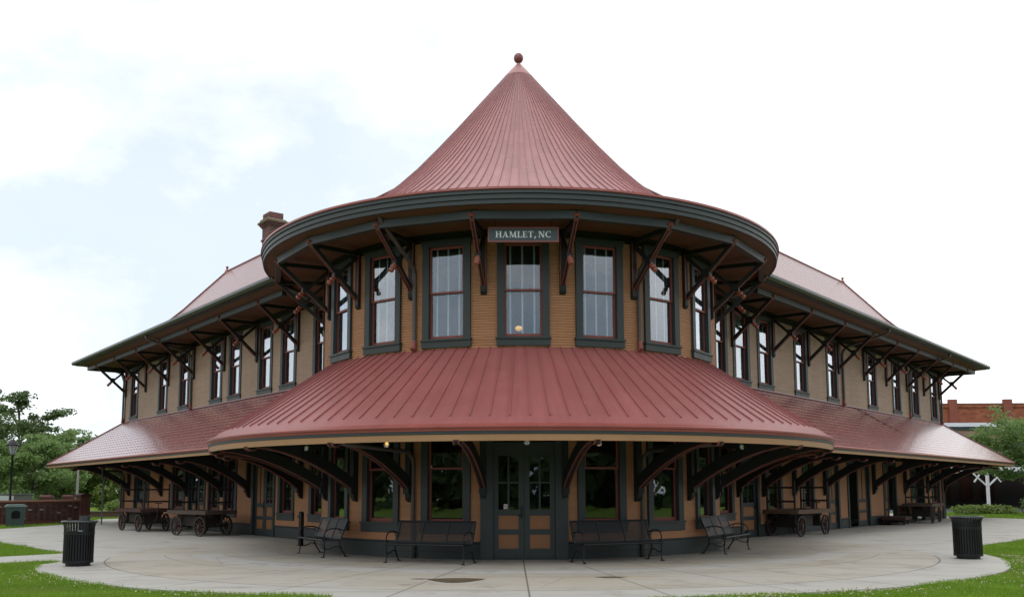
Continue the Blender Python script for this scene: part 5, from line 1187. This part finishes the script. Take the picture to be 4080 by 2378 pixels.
mb = MB(); mb.box(-0.2, 14.9, -0.25, 0.2, 7.30, 7.66); mb.box(14.9, 26, 0.9, 1.2, 6.8, 7.1); part('cornice', mb, M('cornice_white', (0.72, 0.75, 0.78), 0.5), o)
mb = MB(); mb.box(-0.1, 14.7, -0.1, 0.0, 7.0, 7.30); part('trim_band', mb, M('trim_band_green', (0.05, 0.07, 0.065)), o)
mb = MB(); mb.box(14.6, 26, 1.0, 8, 3.0, 7.1); part('side_wall', mb, M('side_wall_grey', (0.10, 0.115, 0.115), 0.8, 0.2, 0.2, 0.7), o)
mb = MB(); mb.box(0, 26, 0.3, 7, 0, 2.99); part('shopfront', mb, SHOPD, o)
for x in (6.6, 8.6, 10.6, 12.6): mb = MB(); mb.box(x, x + 1.1, 0.2, 0.3, 0.5, 2.6); part('window', mb, M('shop_window_%s' % x, random.choice([(0.05, 0.015, 0.015), (0.02, 0.03, 0.028), (0.045, 0.02, 0.018)]), 0.15), o)
o = thing('platform_shelter', 'flat white edged shelter roof on white posts in front of the tan shop', 'shelter', (28, 46.8, -0.06), 0.0)
mb = MB(); mb.box(0, 26, -0.2, 9.5, 3.12, 3.27); part('roof', mb, SHOPD, o)
mb = MB(); mb.box(-0.1, 26.1, -0.32, -0.2, 3.02, 3.36); part('roof_edge', mb, WHITE, o)
def white_post(label, x, y):
    o = thing('shelter_post', label, 'post', (x, y, -0.06), 0.0, 'white braced shelter posts')
    mb = MB(); mb.box(-0.09, 0.09, -0.09, 0.09, 0, 3.1); part('post', mb, WHITE, o)
    for sx in (-1, 1):
        mb = MB(); mb.bar((sx * 0.07, 0, 1.85), (sx * 1.0, 0, 2.72), 0.10, 0.10); mb.bar((sx * 0.56, 0, 2.66), (sx * 0.98, 0, 2.12), 0.085, 0.085); part('brace', mb, WHITE, o)
white_post('white timber post with two branching braces standing behind the hedge', 34.35, 39.8)
mb = MB(); mb.quad((24, 34, -0.05), (60, 30, -0.05), (60, 57, -0.05), (24, 57, -0.05)); tag(part('road', mb, ASPH), 'dark asphalt yard before the tan shop', None, None, 'structure')

# ------------------------------------------------------------------ camera
cam = bpy.data.objects.new('Camera', bpy.data.cameras.new('Camera')); COL.objects.link(cam)
cam.data.sensor_width = 36; cam.data.lens = CF / 2520 * 36; cam.data.shift_y = (CCY - 734.5) / 2520
cam.data.clip_end = 2000; cam.data.clip_start = 0.1
def rotm():
    c, s = cos(CYAW), sin(CYAW); A = Matrix(((c, -s, 0), (s, c, 0), (0, 0, 1)))
    c, s = cos(CPITCH), sin(CPITCH); B = Matrix(((1, 0, 0), (0, c, s), (0, -s, c)))
    c, s = cos(CROLL), sin(CROLL); Cm = Matrix(((c, 0, -s), (0, 1, 0), (s, 0, c)))
    return Cm @ B @ A
m = rotm(); rgt, fwd, up = m[0], m[1], m[2]
w = Matrix.Identity(4)
for i in range(3): w[i][0], w[i][1], w[i][2] = rgt[i], up[i], -fwd[i]
w[0][3], w[1][3], w[2][3] = 0, -CD, CH
cam.matrix_world = w; S.camera = cam

# ------------------------------------------------------------------ light
EL, AZ = dg(58), dg(200)       # soft overcast light from behind the camera's right shoulder
W = bpy.data.worlds.new('World'); S.world = W; W.use_nodes = True; nt = W.node_tree
bg = nt.nodes['Background']; bg.inputs['Strength'].default_value = 0.12
sky = nn(nt, 'ShaderNodeTexSky'); sky.sky_type = 'NISHITA'; sky.sun_disc = False; sky.sun_elevation = EL; sky.sun_rotation = AZ; sky.dust_density = 2.0
g = nn(nt, 'ShaderNodeTexCoord').outputs['Generated']
mp = nn(nt, 'ShaderNodeMapping'); mp.inputs['Scale'].default_value = (1.0, 1.0, 1.7); mp.inputs['Location'].default_value = (0.35, 0.1, 0.2); nt.links.new(g, mp.inputs[0])
n1 = noise(nt, mp.outputs[0], 4.4, 7, 0.6); n2 = noise(nt, mp.outputs[0], 1.1, 3, 0.5)
sep = nn(nt, 'ShaderNodeSeparateXYZ'); nt.links.new(g, sep.inputs[0])
south = ramp(nt, sep.outputs[1], 0.05, -0.35)
west = ramp(nt, sep.outputs[0], 0.40, -0.20)
blue = math_(nt, 'MULTIPLY', ramp(nt, math_(nt, 'ADD', math_(nt, 'MULTIPLY', n1, 0.55), math_(nt, 'MULTIPLY', n2, 0.45)), 0.41, 0.60), math_(nt, 'MAXIMUM', math_(nt, 'MULTIPLY_ADD', west, 0.7, 0.25), south))
cl = mixc(nt, ramp(nt, noise(nt, mp.outputs[0], 3.8, 6, 0.55), 0.3, 0.7), (8.7, 8.85, 9.0), (12.5, 12.5, 12.6))
hole = mixc(nt, 0.18, mixc(nt, south, (6.7, 7.6, 8.45), (3.6, 5.0, 6.6)), sky.outputs[0])
c = mixc(nt, math_(nt, 'MULTIPLY', blue, 0.95), cl, hole)
nt.links.new(c, bg.inputs[0])
sl = bpy.data.lights.new('Sun', 'SUN'); sl.energy = 0.6; sl.angle = dg(25); sl.color = (1, 0.96, 0.9)
so = bpy.data.objects.new('Sun', sl); COL.objects.link(so)
dirv = Vector((cos(EL) * sin(AZ), cos(EL) * cos(AZ), sin(EL))); so.rotation_euler = dirv.to_track_quat('Z', 'Y').to_euler()
S.view_settings.view_transform = 'Standard'; S.view_settings.look = 'None'; S.view_settings.exposure = 0.13; S.view_settings.gamma = 1
S.render.engine = 'CYCLES'; S.cycles.max_bounces = 8; S.cycles.transparent_max_bounces = 12; S.cycles.use_denoising = True
